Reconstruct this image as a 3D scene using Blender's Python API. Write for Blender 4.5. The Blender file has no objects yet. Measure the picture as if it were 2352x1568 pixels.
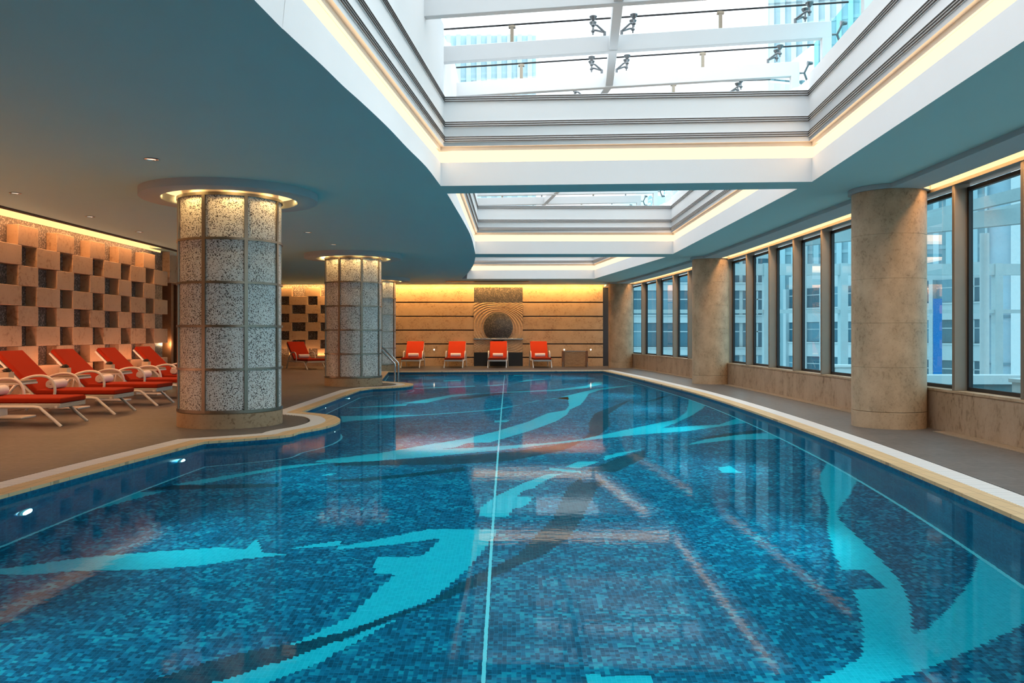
import bpy, bmesh, math, random
from mathutils import Vector, Matrix
random.seed(4)
S = bpy.context.scene
COL = S.collection
PI = math.pi
# ------------------------------------------------------------------ camera
F, HX, HY, EYE = 1900.0, 1176.0, 769.0, 1.2
cam = bpy.data.cameras.new('camera')
co = bpy.data.objects.new('camera', cam)
COL.objects.link(co)
co.location = (0, 0, EYE)
co.rotation_euler = (PI / 2, 0, 0)
cam.sensor_width = 36
cam.lens = 36 * F / 2352
cam.shift_y = -15 / 2352
cam.clip_end = 600
S.camera = co
S.view_settings.view_transform = 'Standard'
S.view_settings.look = 'None'
S.view_settings.gamma = 1
S.view_settings.use_curve_mapping = False
S.view_settings.exposure = 1.2
S.cycles.use_denoising = True
S.cycles.use_adaptive_sampling = True
S.cycles.adaptive_threshold = 0.08
S.cycles.max_bounces = 8
S.cycles.diffuse_bounces = 3
S.cycles.glossy_bounces = 3
S.cycles.transmission_bounces = 5
S.cycles.transparent_max_bounces = 12
S.cycles.sample_clamp_indirect = 6
S.cycles.caustics_reflective = False
S.cycles.caustics_refractive = True
S.cycles.blur_glossy = 0.6


def G(x, y, z=0.0):
    """where a sight line meets the horizontal plane at height z"""
    t = (EYE - z) / ((y - HY) / F)
    return ((x - HX) / F * t, t)


WZ, PD = -0.05, 1.37          # water level, pool depth
PZ = WZ - PD


def W(x, y):
    """where a sight line bent at the water meets the pool floor"""
    dx, dz = (x - HX) / F, (y - HY) / F
    t = (EYE - WZ) / dz
    hl = math.hypot(dx, 1)
    s = hl / math.hypot(hl, dz) / 1.333
    tn = s / math.sqrt(1 - s * s)
    return (dx * t + dx / hl * tn * PD, t + tn * PD / hl)


# ------------------------------------------------------------------ materials
class NT:
    def __init__(s, name):
        s.m = bpy.data.materials.new(name)
        s.m.use_nodes = True
        s.t = s.m.node_tree
        s.b = s.t.nodes['Principled BSDF']
        s.out = s.t.nodes['Material Output']

    def n(s, kind, **kw):
        nd = s.t.nodes.new('ShaderNode' + kind)
        for k, v in kw.items():
            setattr(nd, k, v)
        return nd

    def l(s, a, b):
        s.t.links.new(a, b)

    def val(s, sock, v):
        if hasattr(v, 'is_linked') or hasattr(v, 'links'):
            s.l(v, sock)
        else:
            sock.default_value = v

    def math(s, op, a, b=0.0, c=0.0):
        nd = s.n('Math', operation=op)
        s.val(nd.inputs[0], a)
        s.val(nd.inputs[1], b)
        s.val(nd.inputs[2], c)
        return nd.outputs[0]

    def mix(s, f, a, b):
        nd = s.n('Mix', data_type='RGBA')
        s.val(nd.inputs[0], f)
        s.val(nd.inputs[6], a if not isinstance(a, tuple) else (*a, 1))
        s.val(nd.inputs[7], b if not isinstance(b, tuple) else (*b, 1))
        return nd.outputs[2]

    def ramp(s, f, stops, interp='LINEAR'):
        nd = s.n('ValToRGB')
        nd.color_ramp.interpolation = interp
        e = nd.color_ramp.elements
        while len(e) < len(stops):
            e.new(0.5)
        for el, (p, c) in zip(e, stops):
            el.position = p
            el.color = (*c, 1)
        s.l(f, nd.inputs[0])
        return nd.outputs[0]

    def noise(s, vec, scale, detail=3, rough=.55, dist=0.0):
        nd = s.n('TexNoise')
        if vec is not None:
            s.l(vec, nd.inputs['Vector'])
        nd.inputs['Scale'].default_value = scale
        nd.inputs['Detail'].default_value = detail
        nd.inputs['Roughness'].default_value = rough
        nd.inputs['Distortion'].default_value = dist
        return nd.outputs['Fac']

    def bump(s, h, strength=.3, dist=.01):
        nd = s.n('Bump')
        nd.inputs['Strength'].default_value = strength
        nd.inputs['Distance'].default_value = dist
        s.l(h, nd.inputs['Height'])
        s.l(nd.outputs[0], s.b.inputs['Normal'])

    def set(s, col=None, rough=None, metal=None, spec=None):
        if col is not None:
            s.val(s.b.inputs['Base Color'], (*col, 1) if isinstance(col, tuple) else col)
        if rough is not None:
            s.val(s.b.inputs['Roughness'], rough)
        if metal is not None:
            s.b.inputs['Metallic'].default_value = metal
        if spec is not None:
            s.b.inputs['Specular IOR Level'].default_value = spec
        return s

    def pos(s):
        return s.n('NewGeometry').outputs['Position']

    def obj(s):
        return s.n('TexCoord').outputs['Object']


def plain(name, col, rough=.6, metal=0.0, spec=.5, var=.06, scale=6):
    m = NT(name)
    f = m.noise(m.obj(), scale)
    a = tuple(c * (1 - var) for c in col)
    b = tuple(min(1, c * (1 + var)) for c in col)
    m.set(m.mix(f, a, b), rough, metal, spec)
    return m.m


def emit(name, col, st):
    m = NT(name)
    m.set((0, 0, 0), .9)
    m.b.inputs['Emission Color'].default_value = (*col, 1)
    m.b.inputs['Emission Strength'].default_value = st
    return m.m


def stone(name, base, dark, speck, sc=1.0, stretch=(1, 1, 1), pits=.95):
    m = NT(name)
    mp = m.n('Mapping')
    m.l(m.obj(), mp.inputs[0])
    mp.inputs['Scale'].default_value = stretch
    v = mp.outputs[0]
    f1 = m.noise(v, 2.2 * sc, 5, .6)
    f2 = m.noise(v, 16 * sc, 4, .65, .6)
    f3 = m.noise(v, 42 * sc, 2, .5, .4)
    c = m.mix(m.ramp(f1, [(.3, (0, 0, 0)), (.7, (1, 1, 1))]), base, dark)
    pit = m.ramp(f2, [(.52, (0, 0, 0)), (.62, (1, 1, 1))])
    clump = m.ramp(f1, [(.42, (0, 0, 0)), (.6, (1, 1, 1))])
    c = m.mix(m.math('MULTIPLY', m.math('MULTIPLY', pit, clump), pits), c, speck)
    c = m.mix(m.math('MULTIPLY', m.ramp(f3, [(.6, (0, 0, 0)), (.7, (1, 1, 1))]), .35), c, speck)
    m.set(c, .45, spec=.35)
    m.bump(f2, .15, .004)
    return m.m


def snapped(m, vec, cell, off=(0, 0, 0)):
    nd = m.n('VectorMath', operation='SNAP')
    m.l(vec, nd.inputs[0])
    nd.inputs[1].default_value = (cell, cell, cell)
    wn = m.n('TexWhiteNoise', noise_dimensions='3D')
    ad = m.n('VectorMath', operation='ADD')
    m.l(nd.outputs[0], ad.inputs[0])
    ad.inputs[1].default_value = tuple(cell * .5 + o for o in off)
    m.l(ad.outputs[0], wn.inputs[0])
    return wn.outputs['Value'], nd.outputs[0]


TILE = 0.026


def pool_mat(name, stops, grout, lines=.1, clump=True, two=True):
    m = NT(name)
    p = m.pos()
    ad = m.n('VectorMath', operation='ADD')
    m.l(p, ad.inputs[0])
    ad.inputs[1].default_value = (50.001, 50.001, 50.003)
    v, sn = snapped(m, ad.outputs[0], TILE)
    if two:
        v2, _ = snapped(m, ad.outputs[0], TILE * 2, (3, 1, 2))
        nz = m.noise(sn, 5, 2)
        v = m.math('ADD', m.math('MULTIPLY', v, .66), m.math('MULTIPLY', v2, .17))
        v = m.math('ADD', v, m.math('MULTIPLY', m.math('SUBTRACT', nz, .5), .9))
    c = m.ramp(v, stops)
    sep = m.n('SeparateXYZ')
    m.l(ad.outputs[0], sep.inputs[0])
    g = None
    for o in sep.outputs:
        fr = m.math('FRACT', m.math('DIVIDE', o, TILE))
        w = m.math('LESS_THAN', fr, lines)
        g = w if g is None else m.math('MAXIMUM', g, w)
    nrm = m.n('NewGeometry').outputs['Normal']
    c = m.mix(m.math('MULTIPLY', g, .45), c, grout)
    m.set(c, .35, spec=.2)
    return m.m


M = {}
M['ceiling'] = plain('pool_glow_tinted_ceiling', (.50, .76, .75), .85, spec=.15, var=.02, scale=2)  # pale grey ceiling; the pool's teal bounce light is mixed into its colour
M['soffit'] = plain('pale_grey_paint', (.47, .53, .54), .85, spec=.15, var=.02, scale=2)
M['white'] = plain('white_paint', (.80, .81, .82), .8, spec=.2, var=.015, scale=3)
M['cream'] = plain('cream_paint', (.80, .70, .58), .8, spec=.2, var=.02)
M['beam_paint'] = plain('white_steel_toned_down', (.66, .67, .68), .6, spec=.2, var=.03, scale=3)  # white steel, greyed in colour to hold its tone against the bright sky
M['bronze'] = plain('dark_bronze', (.05, .035, .03), .45, .6, var=.2, scale=30)
M['cove'] = emit('warm_cove_light', (1, .68, .41), .78)
M['cove_hot'] = emit('hot_cove_light', (1, .60, .26), .8)
M['cove_wall'] = emit('amber_cove_light', (1, .52, .19), .85)
M['travertine'] = stone('travertine', (.54, .395, .26), (.36, .26, .165), (.19, .125, .07), 1.5, (1, 1, .8), .6)
M['travertine_rough'] = stone('vein_cut_travertine', (.50, .36, .25), (.38, .26, .16), (.20, .12, .07), 1.2, (1, 1, .45))
M['wallstone'] = stone('honed_beige_stone', (.60, .40, .235), (.52, .34, .19), (.24, .12, .055), 1.0, (1, 1, 1.2), .7)
M['blockstone'] = stone('beige_block_stone', (.56, .385, .26), (.49, .33, .215), (.34, .21, .13), .8)
M['plinth'] = stone('plinth_stone', (.46, .33, .20), (.36, .25, .15), (.2, .12, .06), 1.0)
M['metal'] = plain('brushed_nickel_bronze', (.27, .225, .175), .33, .9, var=.12, scale=40)
M['steel'] = plain('stainless_steel', (.62, .62, .62), .2, 1.0, var=.05)
M['fin'] = plain('brown_grey_mullion', (.235, .195, .155), .5, .25, var=.06)
M['gasket'] = plain('dark_gasket', (.012, .012, .014), .5)
M['grate'] = None
M['red'] = plain('orange_red_canvas', (.33, .021, .003), .85, spec=.2, var=.10, scale=60)
M['frame'] = plain('white_woven_frame', (.74, .70, .66), .5, var=.1, scale=90)
M['towel'] = plain('white_terry', (.86, .80, .76), .95, spec=.05, var=.08, scale=120)
M['wood_top'] = plain('weathered_wood', (.30, .24, .18), .6, var=.25, scale=18)
M['pot'] = plain('cream_ceramic', (.62, .48, .34), .5)
M['plant'] = plain('dark_succulent', (.06, .05, .035), .6, var=.4, scale=30)
M['soil'] = plain('soil', (.04, .025, .015), .9)
M['sconce'] = emit('spark_lamp', (1, .86, .6), 9)
M['pool_lamp'] = emit('pool_lamp', (.75, .95, 1), 6)
M['downlight'] = emit('downlight_lens', (1, .85, .65), .45)
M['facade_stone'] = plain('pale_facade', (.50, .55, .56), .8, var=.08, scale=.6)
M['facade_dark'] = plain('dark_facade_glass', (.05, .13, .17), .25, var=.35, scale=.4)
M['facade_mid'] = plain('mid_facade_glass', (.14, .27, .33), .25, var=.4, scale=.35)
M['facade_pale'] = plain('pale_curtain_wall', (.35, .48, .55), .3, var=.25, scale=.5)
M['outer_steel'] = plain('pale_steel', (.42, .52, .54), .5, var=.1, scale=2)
M['banner'] = plain('blue_sheet', (.0, .24, .66), .6)
M['terrace'] = plain('terrace_concrete', (.36, .38, .38), .8)
M['parapet'] = plain('white_parapet', (.66, .70, .71), .7)


def m_fabric_bump(key, sc, st):
    m = bpy.data.materials[M[key].name]
    nt = m.node_tree
    w = nt.nodes.new('ShaderNodeTexNoise')
    w.inputs['Scale'].default_value = sc
    tc = nt.nodes.new('ShaderNodeTexCoord')
    nt.links.new(tc.outputs['Object'], w.inputs['Vector'])
    b = nt.nodes.new('ShaderNodeBump')
    b.inputs['Strength'].default_value = st
    b.inputs['Distance'].default_value = .004
    nt.links.new(w.outputs['Fac'], b.inputs['Height'])
    nt.links.new(b.outputs[0], nt.nodes['Principled BSDF'].inputs['Normal'])


m_fabric_bump('red', 160, .3)
m_fabric_bump('towel', 220, .7)
m_fabric_bump('frame', 150, .4)

# woven apron: fine horizontal and vertical weave
m = NT('woven_wicker')
p = m.obj()
sp = m.n('SeparateXYZ')
m.l(p, sp.inputs[0])
a = m.math('SINE', m.math('MULTIPLY', sp.outputs[0], 300))
b = m.math('SINE', m.math('MULTIPLY', sp.outputs[2], 420))
h = m.math('MULTIPLY', a, b)
m.set(m.ramp(h, [(0, (.38, .34, .31)), (.5, (.70, .66, .62))]), .6)
m.bump(h, .5, .004)
M['wicker'] = m.m

# white plastic overflow grate: fine slats across
m = NT('overflow_grate')
p = m.pos()
w = m.n('TexWave', wave_type='BANDS', bands_direction='Y')
m.l(p, w.inputs[0])
w.inputs['Scale'].default_value = 7.5
m.set(m.ramp(w.outputs['Fac'], [(.15, (.30, .31, .32)), (.4, (.74, .75, .76))]), .5)
m.bump(w.outputs['Fac'], .4, .005)
M['grate'] = m.m

# deck: small rectangular grey-brown tiles
m = NT('deck_tile')
br = m.n('TexBrick')
m.l(m.pos(), br.inputs['Vector'])
br.inputs['Scale'].default_value = 1.0
br.inputs['Brick Width'].default_value = .6
br.inputs['Row Height'].default_value = .3
br.inputs['Mortar Size'].default_value = .006
br.inputs['Color1'].default_value = (.118, .104, .098, 1)
br.inputs['Color2'].default_value = (.100, .089, .085, 1)
br.inputs['Mortar'].default_value = (.17, .15, .135, 1)
mp = m.n('Mapping')
mp.inputs['Scale'].default_value = (9, 45, 9)
m.l(m.pos(), mp.inputs[0])
f = m.noise(mp.outputs[0], 1.3, 3)
c = m.mix(m.math('MULTIPLY', f, .35), br.outputs['Color'], (.07, .062, .06))
m.set(c, m.ramp(f, [(0, (.34,) * 3), (1, (.6,) * 3)]), spec=.4)
m.bump(f, .12, .003)
M['deck'] = m.m

# sand coloured coping tiles
m = NT('coping_tile')
br = m.n('TexBrick')
m.l(m.pos(), br.inputs['Vector'])
br.offset = 0
br.inputs['Scale'].default_value = 1.0
br.inputs['Brick Width'].default_value = .11
br.inputs['Row Height'].default_value = .24
br.inputs['Mortar Size'].default_value = .004
br.inputs['Color1'].default_value = (.60, .43, .235, 1)
br.inputs['Color2'].default_value = (.53, .37, .195, 1)
br.inputs['Mortar'].default_value = (.30, .21, .12, 1)
f = m.noise(m.pos(), 25, 3)
m.set(m.mix(m.math('MULTIPLY', f, .3), br.outputs['Color'], (.64, .48, .29)), .5, spec=.3)
M['coping'] = m.m

# pool mosaics
M['pool_floor'] = pool_mat('blue_pool_mosaic', [(.0, (.002, .060, .125)), (.36, (.003, .095, .185)),
                           (.55, (.004, .15, .28)), (.72, (.008, .26, .39)), (.9, (.012, .34, .45))], (.02, .26, .42), .09)
M['pool_light'] = pool_mat('turquoise_pool_mosaic', [(0, (.008, .43, .56)), (1, (.015, .50, .62))], (.1, .62, .8), .09, two=False)
M['pool_dark'] = pool_mat('dark_pool_mosaic', [(0, (.002, .035, .07)), (1, (.004, .075, .12))], (.02, .15, .20), .11, two=False)
M['pool_wall'] = pool_mat('navy_pool_mosaic', [(0, (.003, .05, .12)), (.5, (.004, .09, .18)), (1, (.006, .15, .25))], (.01, .14, .22), .08)
M['pool_line'] = plain('pale_line_tile', (.30, .68, .78), .4)

# column mosaic: pale and dark chips on a cylinder
m = NT('column_mosaic')
sp = m.n('SeparateXYZ')
m.l(m.obj(), sp.inputs[0])
an = m.math('MULTIPLY', m.math('ARCTAN2', sp.outputs[1], sp.outputs[0]), .675)
cb = m.n('CombineXYZ')
m.l(m.math('ADD', an, 20), cb.inputs[0])
m.l(m.math('ADD', sp.outputs[2], 20), cb.inputs[1])
v, sn = snapped(m, cb.outputs[0], .0108)
nz = m.noise(sn, 3.2, 2)
k = m.math('ADD', v, m.math('MULTIPLY', m.math('SUBTRACT', nz, .5), .5))
cc = m.ramp(k, [(0, (.05, .04, .035)), (.12, (.10, .08, .065)), (.19, (.62, .59, .54)), (.5, (.74, .72, .68)),
                (.75, (.82, .81, .78)), (1, (.88, .88, .86))], 'CONSTANT')
gx = None
for o in (cb.outputs[0],):
    s2 = m.n('SeparateXYZ')
    m.l(o, s2.inputs[0])
    for q in s2.outputs[:2]:
        fr = m.math('LESS_THAN', m.math('FRACT', m.math('DIVIDE', q, .0108)), .12)
        gx = fr if gx is None else m.math('MAXIMUM', gx, fr)
m.set(m.mix(m.math('MULTIPLY', gx, .5), cc, (.30, .27, .23)), .3, spec=.5)
M['col_mosaic'] = m.m

# glinting dark mosaic behind the blocks and in the panel
def glint(name, a, b, c, cell):
    m = NT(name)
    v, sn = snapped(m, m.obj(), cell, (7, 7, 7))
    m.set(m.ramp(v, [(0, a), (.5, b), (.85, c)], 'CONSTANT'), .3, spec=.6)
    return m.m


M['glint'] = glint('glinting_grey_mosaic', (.10, .085, .08), (.20, .17, .155), (.42, .37, .34), .021)
M['panel_mosaic'] = glint('brown_black_mosaic', (.05, .045, .04), (.085, .072, .062), (.16, .13, .10), .03)
M['black_stone'] = plain('black_granite', (.018, .02, .024), .25, var=.5, scale=60)
M['dark_panel'] = plain('dark_mosaic_strip', (.04, .042, .05), .4, var=.4, scale=60)

# timber slats for the towel cart and the door
m = NT('reddish_timber')
mp = m.n('Mapping')
m.l(m.obj(), mp.inputs[0])
mp.inputs['Scale'].default_value = (2, 2, 22)
f = m.noise(mp.outputs[0], 3, 4, .6, 1.0)
m.set(m.ramp(f, [(.3, (.30, .13, .05)), (.55, (.50, .25, .11)), (.7, (.62, .36, .18))]), .5)
M['timber'] = m.m
M['timber_dark'] = plain('dark_timber', (.24, .10, .045), .45, var=.3, scale=12)

# clear architectural glass: tint plus mirror by angle
def glass_mat(name, tint, refl):
    m = NT(name)
    m.t.nodes.remove(m.b)
    tr = m.n('BsdfTransparent')
    tr.inputs[0].default_value = (*tint, 1)
    gl = m.n('BsdfGlossy')
    gl.inputs['Roughness'].default_value = 0.0
    fr = m.n('Fresnel')
    fr.inputs['IOR'].default_value = 1.45
    mx = m.n('MixShader')
    m.l(m.math('MULTIPLY', fr.outputs[0], refl), mx.inputs[0])
    m.l(tr.outputs[0], mx.inputs[1])
    m.l(gl.outputs[0], mx.inputs[2])
    m.l(mx.outputs[0], m.out.inputs['Surface'])
    return m.m


M['window_glass'] = glass_mat('cyan_window_glass', (.33, .57, .65), .2)
M['roof_glass'] = glass_mat('clear_roof_glass', (.93, .965, .98), .5)
M['side_glass'] = glass_mat('teal_side_glass', (.40, .75, .82), .6)

# water
m = NT('pool_water')
m.t.nodes.remove(m.b)
rf = m.n('BsdfRefraction')
rf.inputs['IOR'].default_value = 1.333
rf.inputs['Roughness'].default_value = 0.0
rf.inputs['Color'].default_value = (.50, .965, 1, 1)
gl = m.n('BsdfGlossy')
gl.inputs['Roughness'].default_value = .035
mp = m.n('Mapping')
m.l(m.pos(), mp.inputs[0])
mp.inputs['Scale'].default_value = (1.0, 1.7, 1)
f1 = m.noise(mp.outputs[0], 9, 2, .5)
f2 = m.noise(mp.outputs[0], 1.6, 1, .5)
bp = m.n('Bump')
bp.inputs['Strength'].default_value = .03
bp.inputs['Distance'].default_value = .012
m.l(m.math('ADD', f1, m.math('MULTIPLY', f2, 1.0)), bp.inputs['Height'])
m.l(bp.outputs[0], gl.inputs['Normal'])
m.l(bp.outputs[0], rf.inputs['Normal'])
fr = m.n('Fresnel')
fr.inputs['IOR'].default_value = 1.333
mx = m.n('MixShader')
m.l(m.math('MULTIPLY', fr.outputs[0], .31), mx.inputs[0])
m.l(rf.outputs[0], mx.inputs[1])
m.l(gl.outputs[0], mx.inputs[2])
m.l(mx.outputs[0], m.out.inputs['Surface'])
M['water'] = m.m


# ------------------------------------------------------------------ mesh helpers
class MB:
    def __init__(s):
        s.v, s.f, s.mi, s.sm = [], [], [], []

    def face(s, pts, mi=0, smooth=False):
        o = len(s.v)
        s.v += [tuple(p) for p in pts]
        s.f.append(tuple(range(o, o + len(pts))))
        s.mi.append(mi)
        s.sm.append(smooth)

    def grid(s, rows, closed_u=False, closed_v=False, mi=0, smooth=True):
        o = len(s.v)
        nu, nv = len(rows), len(rows[0])
        for r in rows:
            s.v += [tuple(p) for p in r]
        for i in range(nu if closed_u else nu - 1):
            for j in range(nv if closed_v else nv - 1):
                a, b = i, (i + 1) % nu
                c, d = j, (j + 1) % nv
                s.f.append((o + a * nv + c, o + b * nv + c, o + b * nv + d, o + a * nv + d))
                s.mi.append(mi)
                s.sm.append(smooth)
        return o

    def cap(s, idx, mi=0):
        s.f.append(tuple(idx))
        s.mi.append(mi)
        s.sm.append(False)

    def box(s, lo, hi, mi=0, rot=None, piv=None):
        x0, y0, z0 = lo
        x1, y1, z1 = hi
        P = [Vector(p) for p in ((x0, y0, z0), (x1, y0, z0), (x1, y1, z0), (x0, y1, z0),
                                 (x0, y0, z1), (x1, y0, z1), (x1, y1, z1), (x0, y1, z1))]
        if rot is not None:
            c = Vector(piv) if piv is not None else Vector(((x0 + x1) / 2, (y0 + y1) / 2, (z0 + z1) / 2))
            P = [c + rot @ (p - c) for p in P]
        o = len(s.v)
        s.v += [tuple(p) for p in P]
        for f in ((0, 3, 2, 1), (4, 5, 6, 7), (0, 1, 5, 4), (1, 2, 6, 5), (2, 3, 7, 6), (3, 0, 4, 7)):
            s.f.append(tuple(o + i for i in f))
            s.mi.append(mi)
            s.sm.append(False)

    def beam(s, a, b, w, h, mi=0, up=(0, 0, 1)):
        """rectangular bar from a to b, w across, h along up"""
        a, b = Vector(a), Vector(b)
        d = (b - a).normalized()
        u = Vector(up)
        x = d.cross(u)
        if x.length < 1e-5:
            x = d.cross(Vector((1, 0, 0)))
        x.normalize()
        u = x.cross(d)
        rows = []
        for p in (a, b):
            rows.append([p + x * i * w / 2 + u * j * h / 2 for i, j in ((-1, -1), (1, -1), (1, 1), (-1, 1))])
        o = s.grid(rows, closed_v=True, mi=mi, smooth=False)
        s.cap((o, o + 1, o + 2, o + 3), mi)
        s.cap((o + 7, o + 6, o + 5, o + 4), mi)

    def tube(s, pts, r, seg=10, mi=0, caps=True):
        P = [Vector(p) for p in pts]
        rows = []
        nrm = None
        for i, p in enumerate(P):
            t = ((P[i + 1] if i + 1 < len(P) else p) - (P[i - 1] if i else p)).normalized()
            if nrm is None:
                nrm = t.orthogonal().normalized()
            nrm = (nrm - t * nrm.dot(t)).normalized()
            bn = t.cross(nrm)
            rr = r[i] if isinstance(r, (list, tuple)) else r
            rows.append([p + (nrm * math.cos(2 * PI * k / seg) + bn * math.sin(2 * PI * k / seg)) * rr for k in range(seg)])
        o = s.grid(rows, closed_v=True, mi=mi)
        if caps:
            s.cap([o + k for k in range(seg)][::-1], mi)
            e = o + (len(P) - 1) * seg
            s.cap([e + k for k in range(seg)], mi)

    def lathe(s, prof, seg=48, c=(0, 0), mi=0, smooth=True, capb=False, capt=False):
        rows = [[(c[0] + r * math.cos(2 * PI * k / seg), c[1] + r * math.sin(2 * PI * k / seg), z) for k in range(seg)] for r, z in prof]
        o = s.grid(rows, closed_v=True, mi=mi, smooth=smooth)
        if capb:
            s.cap([o + k for k in range(seg)][::-1], mi)
        if capt:
            e = o + (len(prof) - 1) * seg
            s.cap([e + k for k in range(seg)], mi)

    def prism(s, poly, z0, z1, mi=0):
        n = len(poly)
        o = len(s.v)
        s.v += [(x, y, z0) for x, y in poly] + [(x, y, z1) for x, y in poly]
        s.cap([o + i for i in range(n)][::-1], mi)
        s.cap([o + n + i for i in range(n)], mi)
        for i in range(n):
            j = (i + 1) % n
            s.cap((o + i, o + j, o + n + j, o + n + i), mi)

    def build(s, name, mats, parent=None, bevel=0.0, loc=None, seg=2, weld=True):
        me = bpy.data.meshes.new(name)
        me.from_pydata(s.v, [], s.f)
        if not isinstance(mats, (list, tuple)):
            mats = [mats]
        for mt in mats:
            me.materials.append(mt)
        for p, i, q in zip(me.polygons, s.mi, s.sm):
            p.material_index = i
            p.use_smooth = q
        bm = bmesh.new()
        bm.from_mesh(me)
        if weld:
            bmesh.ops.remove_doubles(bm, verts=bm.verts, dist=1e-5)
            bmesh.ops.recalc_face_normals(bm, faces=bm.faces)
        bm.to_mesh(me)
        bm.free()
        me.set_sharp_from_angle(angle=math.radians(38))
        o = bpy.data.objects.new(name, me)
        COL.objects.link(o)
        if parent is not None:
            o.parent = parent
        if loc is not None:
            o.location = loc
        if bevel:
            b = o.modifiers.new('bevel', 'BEVEL')
            b.width = bevel
            b.segments = seg
            b.limit_method = 'ANGLE'
            b.angle_limit = .6
        return o


def tag(o, label, cat=None, group=None, kind=None):
    o['label'] = label
    if cat:
        o['category'] = cat
    if group:
        o['group'] = group
    if kind:
        o['kind'] = kind
    return o


def empty(name, loc=(0, 0, 0), rz=0.0):
    o = bpy.data.objects.new(name, None)
    COL.objects.link(o)
    o.location = loc
    o.rotation_euler = (0, 0, rz)
    o.empty_display_size = .1
    return o


def kids(o):
    return [c for c in bpy.data.objects if c.parent == o]


def copy_tree(o, parent=None):
    c = o.copy()
    COL.objects.link(c)
    c.parent = parent
    for ch in kids(o):
        copy_tree(ch, c)
    return c


def plate(name, loops, z0, z1, mat, parent=None):
    """flat slab between z0 and z1 with an outer loop and holes"""
    cu = bpy.data.curves.new('tmp_curve', 'CURVE')
    cu.dimensions = '2D'
    cu.fill_mode = 'BOTH'
    cu.extrude = abs(z1 - z0) / 2
    for lp in loops:
        sp = cu.splines.new('POLY')
        sp.points.add(len(lp) - 1)
        for q, (x, y) in zip(sp.points, lp):
            q.co = (x, y, 0, 1)
        sp.use_cyclic_u = True
    ob = bpy.data.objects.new('tmp_curve', cu)
    COL.objects.link(ob)
    bpy.context.view_layer.update()
    me = bpy.data.meshes.new_from_object(ob.evaluated_get(bpy.context.evaluated_depsgraph_get()))
    bpy.data.objects.remove(ob)
    bpy.data.curves.remove(cu)
    me.name = name
    bm = bmesh.new()
    bm.from_mesh(me)
    for v in bm.verts:
        v.co.z += (z0 + z1) / 2
    bmesh.ops.remove_doubles(bm, verts=bm.verts, dist=1e-5)
    bmesh.ops.recalc_face_normals(bm, faces=bm.faces)
    if z0 == z1:
        for f_ in bm.faces:
            if f_.normal.z < 0:
                f_.normal_flip()
    bm.to_mesh(me)
    bm.free()
    for p in me.polygons:
        p.use_smooth = False
    me.materials.clear()
    me.materials.append(mat)
    o = bpy.data.objects.new(name, me)
    COL.objects.link(o)
    if parent is not None:
        o.parent = parent
    return o


def interp(P, t, k=1, v=0):
    """piecewise value of coordinate v as a function of coordinate k"""
    if t <= P[0][k]:
        a, b = P[0], P[1]
    elif t >= P[-1][k]:
        a, b = P[-2], P[-1]
    else:
        a, b = next((a, b) for a, b in zip(P, P[1:]) if a[k] <= t <= b[k])
    return a[v] + (b[v] - a[v]) * (t - a[k]) / (b[k] - a[k])


def catmull(P, n=6, closed=False):
    out = []
    m = len(P)
    for i in range(m if closed else m - 1):
        p = [P[(i + k) % m] if closed else P[max(0, min(m - 1, i + k))] for k in (-1, 0, 1, 2)]
        for j in range(n):
            t = j / n
            out.append(tuple(.5 * (2 * p[1][c] + (p[2][c] - p[0][c]) * t + (2 * p[0][c] - 5 * p[1][c] + 4 * p[2][c] - p[3][c]) * t * t
                                   + (3 * p[1][c] - p[0][c] - 3 * p[2][c] + p[3][c]) * t ** 3) for c in range(len(p[0]))))
    if not closed:
        out.append(tuple(P[-1]))
    return out


def offset(poly, d):
    """offset of a closed anticlockwise loop, outward by d"""
    n = len(poly)
    out = []
    for i in range(n):
        p, a, b = Vector(poly[i]), Vector(poly[i - 1]), Vector(poly[(i + 1) % n])
        e1, e2 = (p - a).normalized(), (b - p).normalized()
        n1, n2 = Vector((e1.y, -e1.x)), Vector((e2.y, -e2.x))
        mv = n1 + n2
        if mv.length < 1e-4:
            mv = n1.copy()
        mv.normalize()
        out.append(tuple(p + mv * min(d / max(mv.dot(n1), .35), d * 2.2)))
    return out


def dedupe(poly, eps=.02):
    out = []
    for p in poly:
        if not out or math.dist(p, out[-1]) > eps:
            out.append(p)
    if math.dist(out[0], out[-1]) < eps:
        out.pop()
    return out


ZC = EYE + 1.92        # main ceiling
ZS = EYE + 1.86        # dropped soffit by the windows
BACK = 31.9            # back wall face
NEAR = -2.5

# ------------------------------------------------------------------ plan curves
WIN = [(4.55, -3.0), (5.05, 2.0), (5.24, 5.0), (5.366, 8.67), (5.414, 10.8), (5.388, 13.2), (5.35, 17.0), (5.27, 20.0), (5.07, 23.36), (4.78, 27.0), (4.42, 30.0), (4.15, 32.1)]
WINC = catmull(WIN, 5)


def WX(y):
    return interp(WINC, y)


def WH(y):
    return math.atan2(WX(y + .3) - WX(y - .3), .6)       # turn away from +Y


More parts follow.
